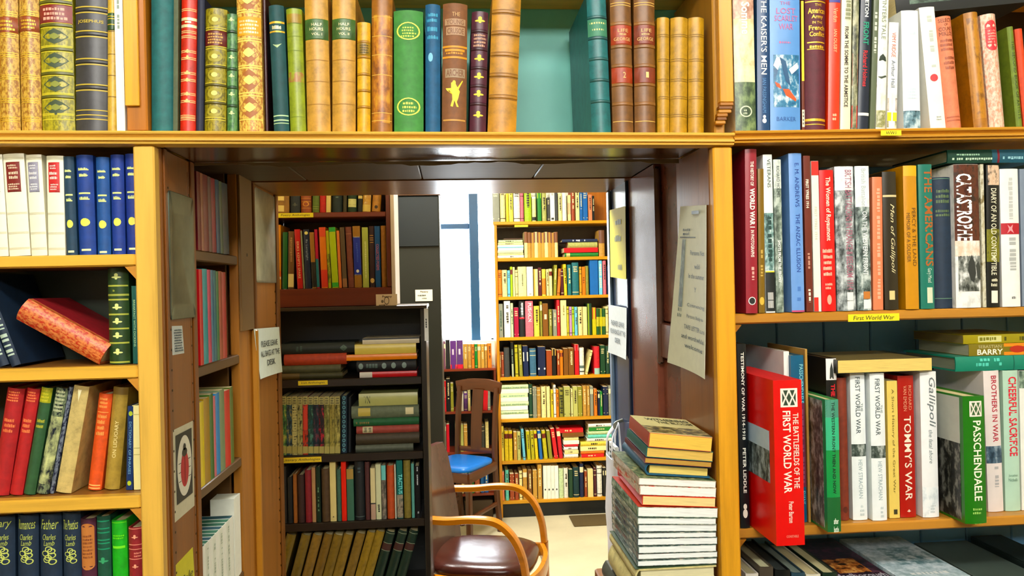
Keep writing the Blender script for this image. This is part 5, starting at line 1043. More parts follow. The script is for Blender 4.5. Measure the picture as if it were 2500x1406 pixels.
SK(1582, 1735, .0325, 'thick yellowed paperback with a western cover on top of the stack', 'jacket', '#C86458', '#E8C468', 'paper', -.045, .175, .0, tilt=.11, cover=mat('paper', '#E2D8A2'), cdecs=[('img', .62, .99, ('#3E3A28', '#8A7C50', '#D2C088')), ('text', 'WITHERING', .12, .26, '#4A5014', .2, .95, 'h', .02), ('text', 'THE BLOOM', .3, .42, '#5A5A1C', .35, .95, 'h', .01)])
# ------------------------------------------------------------------ dark bookcase in the room beyond, with a red-brown one on top
YD = 2.45
dk = wood('#2A1E18', 'x', .35); dkz = wood('#2A1E18', 'z', .35)
lx0, lx1 = xat(590, YD, 1.2), xat(1043, YD, 1.2)
db = empty('dark_bookcase', ((lx0 + lx1) / 2, YD, 0)); tag(db, 'dark stained bookcase with five shelves just beyond the doorway', 'bookcase')
def piece(root, name, boxes, m_, b=.002, label=None):
    mb = MB(); c = root.location
    for a in boxes: mb.bbox(a[0] - c[0], a[1] - c[0], a[2] - c[1], a[3] - c[1], a[4] - c[2], a[5] - c[2], m_, b)
    o = mb.build(name, root)
    if label: o['label'] = label
    return o
ztop = zat(860, 757, YD)
zm = [zat(860, 924, YD), zat(860, 1108, YD), zat(860, 1274, YD)]; zm.append(zm[2] - .245); zm.append(.08)
DD = .24
piece(db, 'side_panel', [(lx1 - .017, lx1, YD, YD + DD, 0, ztop)], dkz); piece(db, 'side_panel', [(lx0, lx0 + .017, YD, YD + DD, 0, ztop)], dkz)
piece(db, 'top', [(lx0 - .002, lx1 + .004, YD - .004, YD + DD, ztop + .0005, ztop + .012)], wood('#4A3A30', 'x'))
for i, z in enumerate(zm): piece(db, 'shelf', [(lx0 + .0175, lx1 - .0175, YD + .001, YD + DD - .006, z - (.024 if i < 3 else .02), z)], wood('#30221C', 'x'))
piece(db, 'back_panel', [(lx0 + .0175, lx1 - .0175, YD + DD - .0055, YD + DD, 0, ztop)], mat('paint', '#1A2026'))
YU = YD + .004; redw = wood('#7A3A2C', 'x', .35); redz = wood('#6E3226', 'z', .35)
ux0, ux1 = xat(650, YU, 1.6), xat(955, YU, 1.6); zu0 = ztop + .0125
ub = empty('red_bookcase', ((ux0 + ux1) / 2, YU, zu0)); tag(ub, 'reddish brown small bookcase standing on the dark bookcase', 'bookcase')
zu = [zat(800, 704, YU), zat(800, 518, YU)]; UD = .2; zut = zu[1] + .24
piece(ub, 'plinth', [(ux0, ux1, YU, YU + UD, zu0, zu[0])], redw)
piece(ub, 'side_panel', [(ux1 - .014, ux1, YU, YU + UD, zu[0] + .0003, zut)], redz); piece(ub, 'side_panel', [(ux0, ux0 + .014, YU, YU + UD, zu[0] + .0003, zut)], redz)
piece(ub, 'shelf', [(ux0 + .0143, ux1 - .0143, YU + .001, YU + UD - .006, zu[1] - .016, zu[1])], redw); piece(ub, 'top', [(ux0, ux1, YU, YU + UD, zut + .0003, zut + .016)], redw)
piece(ub, 'back_panel', [(ux0 + .0143, ux1 - .0143, YU + UD - .005, YU + UD, zu[0] + .0004, zut)], mat('paint', '#2A2420'))
piece(ub, 'lit_side_board', [(ux1 + .0003, ux1 + .012, YU - .002, YU + UD, zu0, zut)], mat('paint', '#D8C8BC'), .002, 'side board with the window light put into its pale colour')  # case side lit by the window, its light painted as a pale board
def card(name, x0, x1, y0, y1, Y, label, cat, col, decs, group=None):
    c = unp((x0 + x1) / 2, (y0 + y1) / 2, Y); w = unp(x1, y0, Y).x - unp(x0, y0, Y).x; h = unp(x0, y0, Y).z - unp(x0, y1, Y).z
    mb = MB(); mb.box(-w / 2, w / 2, 0, .001, -h / 2, h / 2, mat('paper', col))
    class Q:
        b = 0
        def p(s, u, t, off): return (-w / 2 + u * w, -off, h / 2 - t * h)
    S = Q(); S.w = w; S.h = h; decorate(mb, S, decs, R)
    o = mb.build(name, smooth=False); o.location = (c.x, Y - .0012, c.z); tag(o, label, cat, group); return o
pd = [('text', 'Poetry', .1, .3, '#5A3A2A', .3, .75, 'h', .02), ('oval', .55, .12, .06, '#8A7A6A', .3), ('scr', .74, .9, '#4A3A34', .1, .5, 1)]
card('section_card', 918, 970, 718, 750, YU - .001, 'cream Poetry card with a quill on the red-brown plinth', 'card', '#EAD8C0', pd + [('ring', .5, .3, .12, '#5A4A40', .2)])
marker('shelf_label', 677, 765, 520, 531, YU - .0002, 'Poetry Anthologies', 'yellow shelf label on the red-brown bookcase, upper one', '#E6D62A')
marker('shelf_label', 728, 800, 929, 940, YD - .0002, 'Irish Anthologies', 'yellow shelf label on the middle of the dark bookcase shelf', '#E6CE2A')
marker('shelf_label', 687, 785, 1116, 1129, YD - .0002, 'Literary Anthologies', 'yellow shelf label at the doorway end of a dark shelf', '#E0C428', inset=.04)
gU = 'books on the red-brown bookcase'
row(gU, 'on the red-brown top shelf', YU + .012, zu[1] + .0002, .14)
LB = '#E6D08A'
for x0, x1, xt, yt, ds, kd, c, st, dc in (
    (666, 705, 666, 410, 'tan book with two cream labels', 'leather', '#A87A28', 'hard', [('band', 440, 490, LB, .25, .7), ('band', 502, 517, LB, .25, .7)]),
    (708, 732, 708, 430, 'dark slate book', 'cloth', '#2E3440', 'hard', [('fleur', 500, .3, '#5A5A54')]),
    (734, 760, 733, 425, 'orange-brown book with bands', 'leather', '#A8581E', 'hard', [('lines', [466, 484, 492, 508], '#D89A4A'), ('ring', 470, 6, .3, '#D89A4A', .3), ('ring', 498, 6, .3, '#D89A4A', .3)]),
    (762, 779, 763, 440, 'moss green book', 'cloth', '#6E7E3A', 'hard', [('lines', [505, 510], '#A8B060')]), (780, 795, 781, 435, 'bright red book', 'cloth', '#C8321E', 'hard', [('scr', 470, 480, '#E88A5A', .2, .8, 1)]),
    (796, 807, 797, 432, 'slim cream book', 'jacket', '#E0C888', 'jacket', []), (810, 835, 811, 430, 'dark blue-green book', 'cloth', '#1E3238', 'hard', [('scr', 478, 485, '#7A8A84', .3, .7, 1)]),
    (837, 846, 838, 440, 'thin olive brown book', 'cloth', '#4A4026', 'hard', []), (848, 870, 850, 425, 'dark green book with a cream label', 'cloth', '#20402C', 'hard', [('band', 486, 506, '#D8D8A0', .05, .95), ('lines', [490, 500], '#20402C')]),
    (873, 884, 875, 436, 'thin dark book with small cream band', 'cloth', '#22262A', 'hard', [('band', 478, 485, '#D8C88A')]), (884, 904, 887, 440, 'worn tan and white book', 'photo', '#D8B05A', 'hard', [('band', 500, 517, '#E0C878')]),
    (907, 928, 912, 438, 'light tan book leaning right', 'leather', '#C89248', 'hard', [('oval', 506, 4, .2, '#4A3420')])):
    kw = dict(c2='#C89A58', c3='#E6D4A0') if kd == 'photo' else {}
    B(x0, x1, xt, yt, ds, kd, c, st, dc, **kw)
row(gU, 'on the red-brown lower shelf', YU + .012, zu[0] + .0002, .14)
for x0, x1, xt, yt, ds, c, st, dc in (
    (667, 686, 666, 549, 'golden yellow book', '#DC9A14', 'jacket', [('scrd', 556, 600, '#A86A10', .3, .7), ('band', 662, 676, '#E0701A'), ('band', 676, 682, '#EADCC0'), ('scr', 684, 700, '#3A2A1A', .1, .9, 2)]),
    (689, 701, 690, 567, 'green book', '#1E6A38', 'jacket', []), (703, 717, 704, 565, 'brown book with pale foot', '#7A5636', 'jacket', [('scrd', 580, 640, '#B08A60', .3, .7), ('band', 669, 701, '#E4D49A')]),
    (726, 740, 718, 560, 'red book lettered Cruel', '#C41E28', 'jacket', [('text', "ERIKS KEMPTS SPARE", 590, 680, '#F0C8A0', .3, .7)]), (741, 745, 733, 563, 'thin grey book', '#9A9880', 'paper', []),
    (746, 760, 740, 560, 'navy book lettered By Lamplight', '#1C2C50', 'jacket', [('oval', 569, 4, .32, '#E0D890'), ('text', 'By Lamplight', 585, 636, '#A8B8C8', .3, .7)]),
    (762, 773, 755, 567, 'tan and black book', '#A8783A', 'jacket', [('band', 640, 701, '#2A241E')]), (774, 781, 767, 560, 'crimson and teal thin book', '#B81E4E', 'paper', [('band', 632, 701, '#1E7A8A')]),
    (785, 801, 778, 555, 'orange book with red foot', '#E0861E', 'jacket', [('band', 555, 578, '#DC5A1A'), ('band', 659, 701, '#D8481A')]), (802, 809, 795, 563, 'thin yellow-green book', '#B8B43A', 'paper', [('img', 620, 690, ('#3A4A2A', '#8A8A3A', '#C8C85A'))]),
    (811, 827, 802, 555, 'bright lime book with green ends', '#BCCE34', 'jacket', [('band', 555, 566, '#3EA84A'), ('band', 690, 701, '#4EB84A')]), (828, 835, 821, 563, 'thin salmon book', '#E08A54', 'paper', []),
    (837, 848, 829, 555, 'thin grey-brown book', '#6E5A4A', 'jacket', [('band', 680, 701, '#A87A5A')]), (850, 865, 842, 554, 'dusty rose brown book', '#8A4E42', 'cloth', [('lines', [571], '#B88A6A')]),
    (866, 884, 860, 552, 'tan book with a large blue panel', '#A87C3E', 'jacket', [('band', 578, 672, '#2038A8'), ('band', 578, 580, '#E8E8E0'), ('band', 670, 672, '#E8E8E0'), ('scrd', 590, 640, '#5A70C8', .4, .65), ('oval', 662, 4, .2, '#E8E8E0')]),
    (886, 901, 882, 555, 'pale green book', '#B8C06E', 'jacket', [('scrd', 590, 680, '#DCE0A8', .4, .65)]), (903, 916, 899, 552, 'dark maroon book with gilt bars', '#3E1A24', 'cloth', [('band', y, y + 1.6, '#C89A5A', .15, .85) for y in (574, 580, 585, 591)] + [('oval', 685, 6, .4, '#D8B87A')]),
    (917, 930, 914, 552, 'bright blue book with pink lettering', '#1E5A94', 'jacket', [('text', 'COLLECTED POEMS', 596, 660, '#D87A8A', .25, .75)]), (932, 945, 928, 551, 'tan book at the right end', '#A8742E', 'cloth', [])):
    B(x0, x1, xt, yt, ds, 'jacket' if st == 'jacket' else 'cloth' if st == 'cloth' else 'jacket', c, {'jacket': 'jacket', 'cloth': 'hard', 'paper': 'paper'}[st], dc)
# lying piles on the dark bookcase
gM = 'books on the dark bookcase'; YM = YD + .012
def PL(zb, items, pl):
    ROW.update(g=gM, pl=pl, n=0); z = zb + .0003
    for x0, x1, tp, ds, kd, c, dc in items: z = lie(x0, x1, tp * YM / FPX, z, YM, ds, kd, c, 'hard' if kd != 'jacket' else 'jacket', dc, d=.15)
PL(zm[0], ((686, 836, 15, 'dark olive book lying flat, bottom of its pile', 'cloth', '#4A4424', [('band', .0, .3, '#6A5224')]), (687, 832, 18, 'grey-brown book lying flat under the orange one', 'cloth', '#5E5A40', []), (693, 846, 27, 'orange-red book lying flat', 'cloth', '#B4481E', []), (685, 866, 25, 'black book lying flat, top of its pile', 'cloth', '#1E2826', [('scr', .2, .3, '#4A5A54', .2, .8, 2), ('dia', .85, .05, .3, '#5A6A60')])), 'on the upper dark shelf')
PL(zm[0], ((878, 1018, 13, 'red book with white end lying flat', 'jacket', '#C8162E', [('band', .0, .22, '#E0DCD4'), ('scrd', .02, .2, '#6A6A6A', .3, .7, .03)][:1]), (871, 1016, 28, 'black book with silver roundels lying flat', 'cloth', '#151B24', [('oval', t, .04, .26, '#8A9A9A') for t in (.07, .46, .62, .8)] + [('scrd', .16, .38, '#5A6A6A', .3, .7, .03)]), (846, 1018, 14, 'thin orange book lying flat', 'jacket', '#E8932A', []), (866, 1016, 24, 'cream book lying flat', 'jacket', '#DCCB72', []), (885, 1024, 14, 'white booklet lying on top of its pile', 'jacket', '#D8D0BC', [('band', 0, 1, '#22242A', .75, 1)])), 'on the upper dark shelf')
PL(zm[1], ((868, 1009, 17, 'grey book lying flat, bottom of its pile', 'cloth', '#62645A', []), (869, 1024, 27, 'brown book lying flat', 'cloth', '#4E4030', []), (870, 1023, 18, 'dusty red book with a cream label lying flat', 'cloth', '#A8504A', [('band', .1, .26, '#C8C0A0', .1, .95), ('scr', .11, .25, '#5A5A4A', .2, .9, 2)]), (863, 1023, 18, 'green book lying flat', 'cloth', '#1E6A44', [('scrd', .04, .24, '#8A7A4A', .3, .6, .03)]), (858, 1023, 30, 'grey book with two cream labels lying flat', 'cloth', '#7A8270', [('band', .1, .28, '#D0C070', .2, .85), ('band', .8, .92, '#EAE4C0', .25, .8)]), (876, 1020, 30, 'pale yellow book with dark lettering lying flat', 'jacket', '#C2C48A', [('text', 'VN', .09, .19, '#3A3A34', .2, .8)])), 'on the middle dark shelf')
row(gM, 'on the middle dark shelf', YM, zm[1] + .0002, .15)
PH = (('#20343A', '#5A8A5A', '#C8C070'), ('#16222A', '#3A5A6A', '#B8A868'), ('#2A2A24', '#C8C08A', '#3A3A30'), ('#1A2420', '#B8B07A', '#4A4A34'), ('#1A4A50', '#C84A34', '#2A2A2A'), ('#1E5A5E', '#2A3A34', '#6A9A8A'), ('#16222E', '#2A3A4A', '#8A4A5A'), ('#1A1E2A', '#3A2A34', '#C83A4A'), ('#5A5A34', '#8A8450', '#B8B07A'), ('#6A6238', '#A89A5A', '#8A8048'), ('#4A4428', '#9A9058', '#C8BC7A'))
for i in range(11):
    a = 687 + i * 13.1
    B(a, a + 12.7, a - .6, 968 + (i % 2), 'thin volume of the picture-spined set', 'photo', PH[i][0], 'paper', [('band', 968, 988, '#B8AE78'), ('scr', 970, 987, '#5A5640', .15, .85, 3), ('band', 1090, 1107, '#B0A468')] + ([('band', 990 + k * 6.5, 993 + k * 6.5, '#C8C08A', .1, .9) for k in range(15)] if i == 2 else []) + ([('band', 992, 1050, '#D04A38', .2, .9)] if i == 4 else []), c2=PH[i][1], c3=PH[i][2])
B(832, 847, 832, 966, 'navy book with a column of pale dots', 'cloth', '#16324A', 'hard', [('ring', 972 + k * 11.5, 4.5, .28, '#6A9AA8', .5) for k in range(12)])
B(849, 857, 849, 970, 'thin dark navy book', 'cloth', '#121C28', 'hard', [], dy=.01)
row(gM, 'on the lower dark shelf', YM, zm[2] + .0002, .15)
for x0, x1, yt, ds, kd, c, dc in (
    (689, 701, 1140, 'dark brown book', 'cloth', '#2E241C', []), (703, 715, 1165, 'black book', 'cloth', '#16181E', []), (717, 726, 1158, 'thin orange-tan book', 'cloth', '#A8682A', []), (728, 744, 1160, 'dark maroon book', 'cloth', '#42201C', []),
    (746, 762, 1148, 'crimson book', 'cloth', '#8E1C2E', []), (763, 772, 1141, 'thin buff book', 'jacket', '#B08A68', []), (774, 784, 1140, 'thin dark green book', 'jacket', '#20342A', [('scrd', 1190, 1250, '#7A9A7A', .3, .6)]), (786, 806, 1145, 'brown cloth book', 'cloth', '#5A4028', []),
    (807, 822, 1127, 'tall cream book', 'jacket', '#D8C892', [('fleur', 1262, .2, '#5A4A3A')]), (824, 834, 1147, 'muted teal book', 'cloth', '#46685E', []), (835, 847, 1127, 'bright red-orange book', 'jacket', '#DC3A1A', []), (848, 865, 1145, 'grey-green book with a tan head', 'jacket', '#4E7264', [('band', 1145, 1170, '#A88A4E')]),
    (867, 891, 1127, 'wide black book', 'cloth', '#151B22', [('lines', [1262], '#7A8A8A'), ('scr', 1140, 1156, '#5A6A74', .3, .7, 2)]), (893, 904, 1128, 'thin maroon book', 'cloth', '#5A2A2E', []), (906, 918, 1143, 'cream book with pinkish foot', 'jacket', '#D8CCA4', [('band', 1228, 1231, '#3A3A3A'), ('band', 1231, 1268, '#B89A8A')]),
    (919, 932, 1134, 'off-white book', 'jacket', '#CFD0B0', [('scrd', 1232, 1250, '#3A3A34', .3, .7)]), (933, 944, 1136, 'aqua and grey book', 'photo', '#4A4644', [('band', 1136, 1172, '#7AC0BC')]), (946, 964, 1137, 'orange cloth book', 'cloth', '#BC5626', []), (965, 968, 1134, 'very thin white book', 'jacket', '#CFCFC0', []),
    (970, 985, 1124, 'teal book lettered Tacitus', 'jacket', '#23706E', [('text', 'TACITUS', 1158, 1206, '#8ADCDC', .3, .95, 'd', .02), ('img', 1208, 1264, ('#5A4A44', '#A89A8A', '#6A6A64'))]), (987, 1004, 1124, 'olive tan book', 'cloth', '#8A7A3C', []), (1006, 1013, 1132, 'thin aqua book', 'jacket', '#6AA09A', []), (1014, 1027, 1138, 'black book with white lettering', 'jacket', '#14161E', [('scrd', 1140, 1184, '#C8CCD0', .4, .65), ('scr', 1246, 1256, '#C8CCD0', .4, .8, 1)])):
    kw = dict(c2='#7A706A', c3='#A89A8E') if kd == 'photo' else {}
    B(x0, x1, x0 - 2, yt, ds, kd, c, 'hard' if kd == 'cloth' else 'jacket', dc, **kw)
row('leaning set on the bottom dark shelf', 'on the bottom dark shelf', YM, zm[3] + .0002, .15)
zb_ = proj((xat(800, YM, zm[3]), YM, zm[3]))[1]
for i, (xt, yt) in enumerate(((698, 1309), (734, 1310), (762, 1310), (790, 1308), (813, 1310), (838, 1309), (868, 1306), (895, 1303), (917, 1301))):
    ln = .27 * (zb_ - yt); gp = (36, 28, 28, 23, 25, 30, 27, 22, 23)[i]; B(xt - ln, xt - ln + min(24, gp - .6), xt, yt, 'tan volume of the leaning set', 'leather', ['#8E7430', '#8A7034', '#96743A', '#86662E', '#8A6E30', '#967838', '#8E7038', '#A08236', '#A0843A'][i], 'hard', [])
for i, (xt, yt) in enumerate(((941, 1302), (971, 1300), (998, 1299))):
    ln = .27 * (zb_ - yt); B(xt - ln, xt - ln + 24, xt, yt, 'dark green leaning volume with maroon label', 'leather', '#233A32', 'hard', [('lines', [1306, 1330, 1348], '#A8B09A'), ('band', 1331, 1347, '#4A2626')])

# ------------------------------------------------------------------ tall dark bookcase end standing sideways
YE = 3.55; ex0, ex1 = xat(945, YE, 1.5), xat(1076, YE, 1.5); ez = zat(1010, 478, YE)
te = empty('tall_bookcase_end', ((ex0 + ex1) / 2, YE, 0)); tag(te, 'tall dark bookcase standing end-on between the dark shelves and the window', 'bookcase')
piece(te, 'end_panel', [(ex0, ex1, YE, YE + .02, 0, ez)], mat('paint', '#2A2720'), .003); piece(te, 'end_board', [(ex0 + .004, ex1 - .003, YE - .005, YE - .0003, zat(1010, 602, YE), ez - .004)], mat('paint', '#171C20'), .002, 'blue-black upper panel')
piece(te, 'top', [(ex0 - .006, ex1 + .006, YE - .008, YE + .62, ez + .0005, ez + .022)], wood('#5A3A26', 'x'))
piece(te, 'back_panel', [(ex1 - .014, ex1, YE + .0205, YE + .6, 0, ez)], mat('paint', '#3A3026')); 
for z in (.08, .5, .9, 1.3, 1.65): piece(te, 'shelf', [(ex0 + .002, ex1 - .0145, YE + .0205, YE + .6, z, z + .02)], wood('#3A2A22', 'x'))
card('section_card', 1014, 1056, 707, 735, YE - .0002, 'white Poetry card on the tall dark bookcase end', 'card', '#E6DCC8', [('text', 'Poetry', .1, .28, '#4A3A34', .3, .75, 'h', .02), ('scr', .4, .6, '#3A3A3A', .1, .7, 1), ('scr', .68, .84, '#3A3A3A', .35, .75, 1)])
ps_ = card('price_sticker', 1036, 1046, 753, 832, YD - .0002, 'narrow white sticker on the upright of the dark bookcase', 'sticker', '#E8ECF0', [('scrd', .25, .6, '#2A3240', .3, .6, .04)])

# ------------------------------------------------------------------ ochre bookcase at the far wall
YK = 5.0; KD = .24
kx0, kx1 = xat(1207, YK, 1.8), xat(1514, YK, 1.2); ok = wood('#D09A30', 'x'); okz = wood('#C98E2C', 'z')
kb = empty('ochre_bookcase', ((kx0 + kx1) / 2, YK, 0)); tag(kb, 'tall ochre bookcase full of books against the far wall', 'bookcase')
zk = [zat(1340, y, YK) for y in (547, 628, 722, 821, 918, 1020, 1122, 1219)]
piece(kb, 'side_panel', [(kx0, kx0 + .018, YK, YK + KD, 0, zk[0] - .0003)], okz); piece(kb, 'side_panel', [(kx1 - .018, kx1, YK, YK + KD, 0, zk[0] - .0003)], okz)
for i, z in enumerate(zk):
    a = (kx0 - .006, kx1 + .006) if i == 0 else (kx0 + .0183, kx1 - .0183)
    piece(kb, 'shelf' if i else 'top', [(a[0], a[1], YK - (.004 if i == 0 else -.002), YK + KD - .008, z - .021 if i else z, z if i else z + .02)], ok)
zk[0] += .02
piece(kb, 'back_panel', [(kx0 + .0183, kx1 - .0183, YK + KD - .007, YK + KD, .1, zk[0] - .021)], wood('#4A3222', 'z'))
piece(kb, 'plinth', [(kx0 + .0183, kx1 - .0183, YK + .012, YK + .03, 0, zk[7] - .022)], mat('paint', '#15181E'))
hx = xat(1452, YK + .2, 2); bk = MB(); bk.bbox(-.15, .17, 0, .018, 0, .42, wood('#B4702C', 'z'), .003); o = bk.build('wooden_board'); o.location = (hx + .1, YK + .18, zk[0] + .0004); tag(o, 'orange-brown wooden board standing behind the books on the ochre bookcase', 'board')
marker('shelf_label', 1256, 1289, 549, 554, YK - .0045, '', 'small blank yellow label on the top edge of the ochre bookcase', '#F2E616')
Yk = YK + .012
def rw(i): return ('books on the ochre bookcase', 'on ' + ['top of the ochre bookcase', 'the second ochre shelf', 'the third ochre shelf', 'the fourth ochre shelf', 'the fifth ochre shelf', 'the sixth ochre shelf', 'the seventh ochre shelf', 'the lowest ochre shelf'][i])
S_ = lambda t0, t1, c, dk=None: None
far(*rw(0), Yk, zk[0] + .0003, [(1203, 1220, 455, 'grey'), (1222, 1234, 450, 'cream'), (1236, 1242, 472, 'yellow'), (1243, 1253, 464, 'pyellow'), (1255, 1270, 456, 'white'), (1271, 1279, 458, 'pink'), (1281, 1298, 450, 'lime'), (1300, 1309, 480, 'cream', None, [('band', .0, .08, '#F4F2E4'), ('band', .82, .96, '#22221E')]), (1313, 1322, 460, 'green', None, [('band', .0, .3, '#A8D83A')]), (1324, 1335, 470, 'polive'), (1337, 1343, 482, 'dgrey'), (1344, 1355, 470, 'white', None, [('scr', .03, .1, '#222222', .3, .8, 2), ('band', .88, .95, '#333333', .2, .8)]), (1356, 1363, 466, 'dgrey'), (1364, 1373, 472, 'cream'), (1374, 1384, 468, 'white'), (1387, 1394, 476, 'cream', None, [('band', .3, .75, '#E8A88A')]), (1396, 1404, 462, 'rbrown'), (1406, 1415, 460, 'cream'), (1416, 1423, 464, 'blue'), (1424, 1435, 462, 'blue'), (1437, 1446, 475, 'salmon'), (1447, 1452, 478, 'black')], zmax=9)
far_pile(*rw(1), Yk, zk[1] + .0003, [(1215, 1279, 6.6, 'white'), (1216, 1278, 6, 'cream'), (1215, 1277, 6.4, 'pgreen'), (1216, 1278, 6.2, 'white'), (1215, 1278, 6, 'sky', [('band', 0, 1, '#E8ECE4', .3, 1)]), (1216, 1277, 6.4, 'cream'), (1217, 1276, 6, 'pgreen'), (1230, 1277, 4, 'dbrown')], xmin=kx0 + .0188)
far(*rw(1), Yk, zk[1] + .0003, [(1281 + i * 8.2, 1289 + i * 8.2, 566 + (i % 3), 'tan' if i % 3 else 'cream', None, [('band', 0, .42, '#8A5A40')]) for i in range(10)] + [(1463, 1477, 562, 'tan', None, [('band', 0, .5, '#7A5040')])], zmax=zk[0] - .0225, xmin=kx0 + .0188)
far_pile(*rw(1), Yk, zk[1] + .0004, [(1379, 1461, 10.5, 'green', [('band', .05, .16, '#C8C88A')]), (1377, 1460, 11.5, 'red'), (1387, 1459, 14, 'polive'), (1372, 1459, 7, 'navy', [('scrd', .3, .65, '#E8E8F0', .2, .8, .03)])], xmin=kx0 + .0188)
far(*rw(2), Yk, zk[2] + .0003, [(1215, 1226, 659, 'orange'), (1227, 1239, 659, 'cream'), (1240, 1246, 660, 'sky'), (1247, 1252, 651, 'lime'), (1253, 1258, 652, 'cream'), (1259, 1265, 659, 'cream'), (1266, 1286, 651, 'cream', None, [('scrd', .25, .65, '#6A6A5A', .45, .6, .03)]), (1287, 1302, 651, 'white', None, [('scr', .9, .95, '#444444', .3, .7, 1)]), (1304, 1314, 657, 'cream', None, [('band', .0, 1, '#E8A848', 0, .3)]), (1315, 1323, 653, 'maroon'), (1324, 1333, 657, 'pyellow', None, [('band', .35, .95, '#DE8A24')]), (1335, 1341, 657, 'cream'), (1342, 1349, 656, 'cream'), (1351, 1358, 647, 'olive', 2), (1360, 1367, 656, 'orange', 4), (1370, 1376, 657, 'maroon'), (1378, 1385, 645, 'yellow', -3), (1387, 1396, 646, 'teal', -2), (1398, 1414, 641, 'teal'), (1416, 1421, 651, 'gold'), (1422, 1430, 651, 'orange', None, [('scr', .35, .6, '#5A3A1A', .2, .8, 3)]), (1431, 1438, 649, 'olive'), (1441, 1461, 633, 'blue'), (1463, 1471, 636, 'sky', None, [('scrd', .1, .8, '#E8D8C8', .2, .8, .05)]), (1473, 1481, 636, 'pink'), (1483, 1489, 650, 'navy'), (1490, 1497, 645, 'grey')], zmax=zk[1] - .0225, xmin=kx0 + .0188)
far(*rw(3), Yk, zk[3] + .0003, [(1215, 1229, 742, 'grey', None, [('scrd', .2, .8, '#3A5A4A', .3, .7, .03)]), (1232, 1247, 735, 'white'), (1248, 1254, 740, 'pgreen'), (1256, 1267, 751, 'crimson'), (1269, 1282, 735, 'black', None, [('scrd', .05, .45, '#E0E4E4', .3, .75, .03), ('band', .45, .5, '#C83A4A')]), (1284, 1303, 735, 'pink', None, [('text', 'PUSHKIN', .05, .58, '#F8ECE8', .35, .8, 'd', .02)]), (1305, 1318, 747, 'pyellow'), (1320, 1325, 736, 'olive'), (1326, 1339, 741, 'brown', None, [('band', .33, .48, '#E8D8B8', .3, .75)]), (1341, 1349, 755, 'olive'), (1351, 1360, 756, 'grey'), (1361, 1368, 732, 'red'), (1370, 1384, 733, 'cream', None, [('scrd', .1, .45, '#9A8A5A', .4, .65, .03)]), (1385, 1390, 748, 'gyellow'), (1391, 1397, 749, 'lilac'), (1398, 1403, 749, 'lime'), (1404, 1411, 749, 'sky'), (1413, 1423, 749, 'cream'), (1424, 1434, 749, 'cream'), (1436, 1446, 741, 'dgreen', None, [('band', 0, 1, '#8A9A2A', 0, .35)]), (1447, 1456, 751, 'gyellow', None, [('band', 0, .42, '#B83A3A')])] + [(1457 + i * 7.6, 1464.4 + i * 7.6, 753, 'gyellow', None, [('band', 0, .32, '#1E5A2A'), ('band', .68, 1, '#1E5A2A')]) for i in range(3)] + [(1480, 1486, 748, 'cream'), (1488, 1497, 745, 'white')], zmax=zk[2] - .0225, xmin=kx0 + .0188)
far(*rw(4), Yk, zk[4] + .0003, [(1217, 1224, 860, 'brown'), (1225, 1231, 860, 'rbrown'), (1232, 1245, 849, 'dgrey'), (1249, 1256, 836, 'black', -3, [('scrd', .2, .6, '#8A9A8A', .3, .7, .03), ('band', .62, 1, '#B8BC9A', .2, .8)]), (1259, 1266, 842, 'gyellow', -3), (1269, 1277, 842, 'olive', -4), (1279, 1291, 845, 'navy', -3, [('band', .2, .5, '#EAE6D4')]), (1295, 1310, 851, 'slate', -2), (1314, 1332, 847, 'navy', -1, [('band', .72, .78, '#E4E8E8')]), (1335, 1348, 856, 'rbrown'), (1349, 1358, 852, 'black', None, [('band', 0, .25, '#D0A85A')]), (1361, 1367, 855, 'rbrown'), (1368, 1375, 855, 'orange'), (1377, 1388, 851, 'brown'), (1389, 1402, 850, 'brown'), (1404, 1414, 841, 'red', None, [('band', .02, .2, '#C87A7A')]), (1416, 1427, 849, 'white', None, [('band', .66, .76, '#6A7A7A'), ('band', .86, .9, '#333333')]), (1429, 1434, 856, 'cream', 13), (1452, 1465, 846, 'red', None, [('band', .78, 1, '#A8C8BC')]), (1467, 1478, 843, 'dgreen'), (1480, 1489, 845, 'dgreen'), (1490, 1497, 845, 'teal')], zmax=zk[3] - .0225, xmin=kx0 + .0188)
far_pile(*rw(5), Yk, zk[5] + .0003, [(1217 + (i % 2), 1291 - (i % 3), 10.2, 'pgreen' if i % 2 else 'white', [('scrd', .1, .9, '#9AB49A', .2, .5, .05)] if i % 2 else []) for i in range(8)], xmin=kx0 + .0188)
far(*rw(5), Yk, zk[5] + .0003, [(1293, 1301, 938, 'dgreen'), (1302, 1311, 945, 'grey'), (1312, 1321, 946, 'tan'), (1323, 1334, 944, 'cream'), (1336, 1344, 944, 'cream'), (1346, 1352, 952, 'yellow'), (1353, 1358, 940, 'white'), (1359, 1365, 951, 'orange'), (1367, 1376, 948, 'olive', None, [('scrd', .05, .9, '#3A3A2A', .1, .9, .06)]), (1378, 1393, 944, 'polive'), (1395, 1399, 950, 'cream'), (1400, 1411, 944, 'polive'), (1412, 1422, 944, 'olive'), (1424, 1433, 942, 'tan'), (1434, 1441, 942, 'tan'), (1442, 1449, 943, 'grey'), (1451, 1459, 950, 'orange'), (1461, 1465, 956, 'navy'), (1466, 1472, 956, 'green'), (1474, 1485, 944, 'navy'), (1487, 1494, 942, 'grey')], zmax=zk[4] - .0225, xmin=kx0 + .0188)
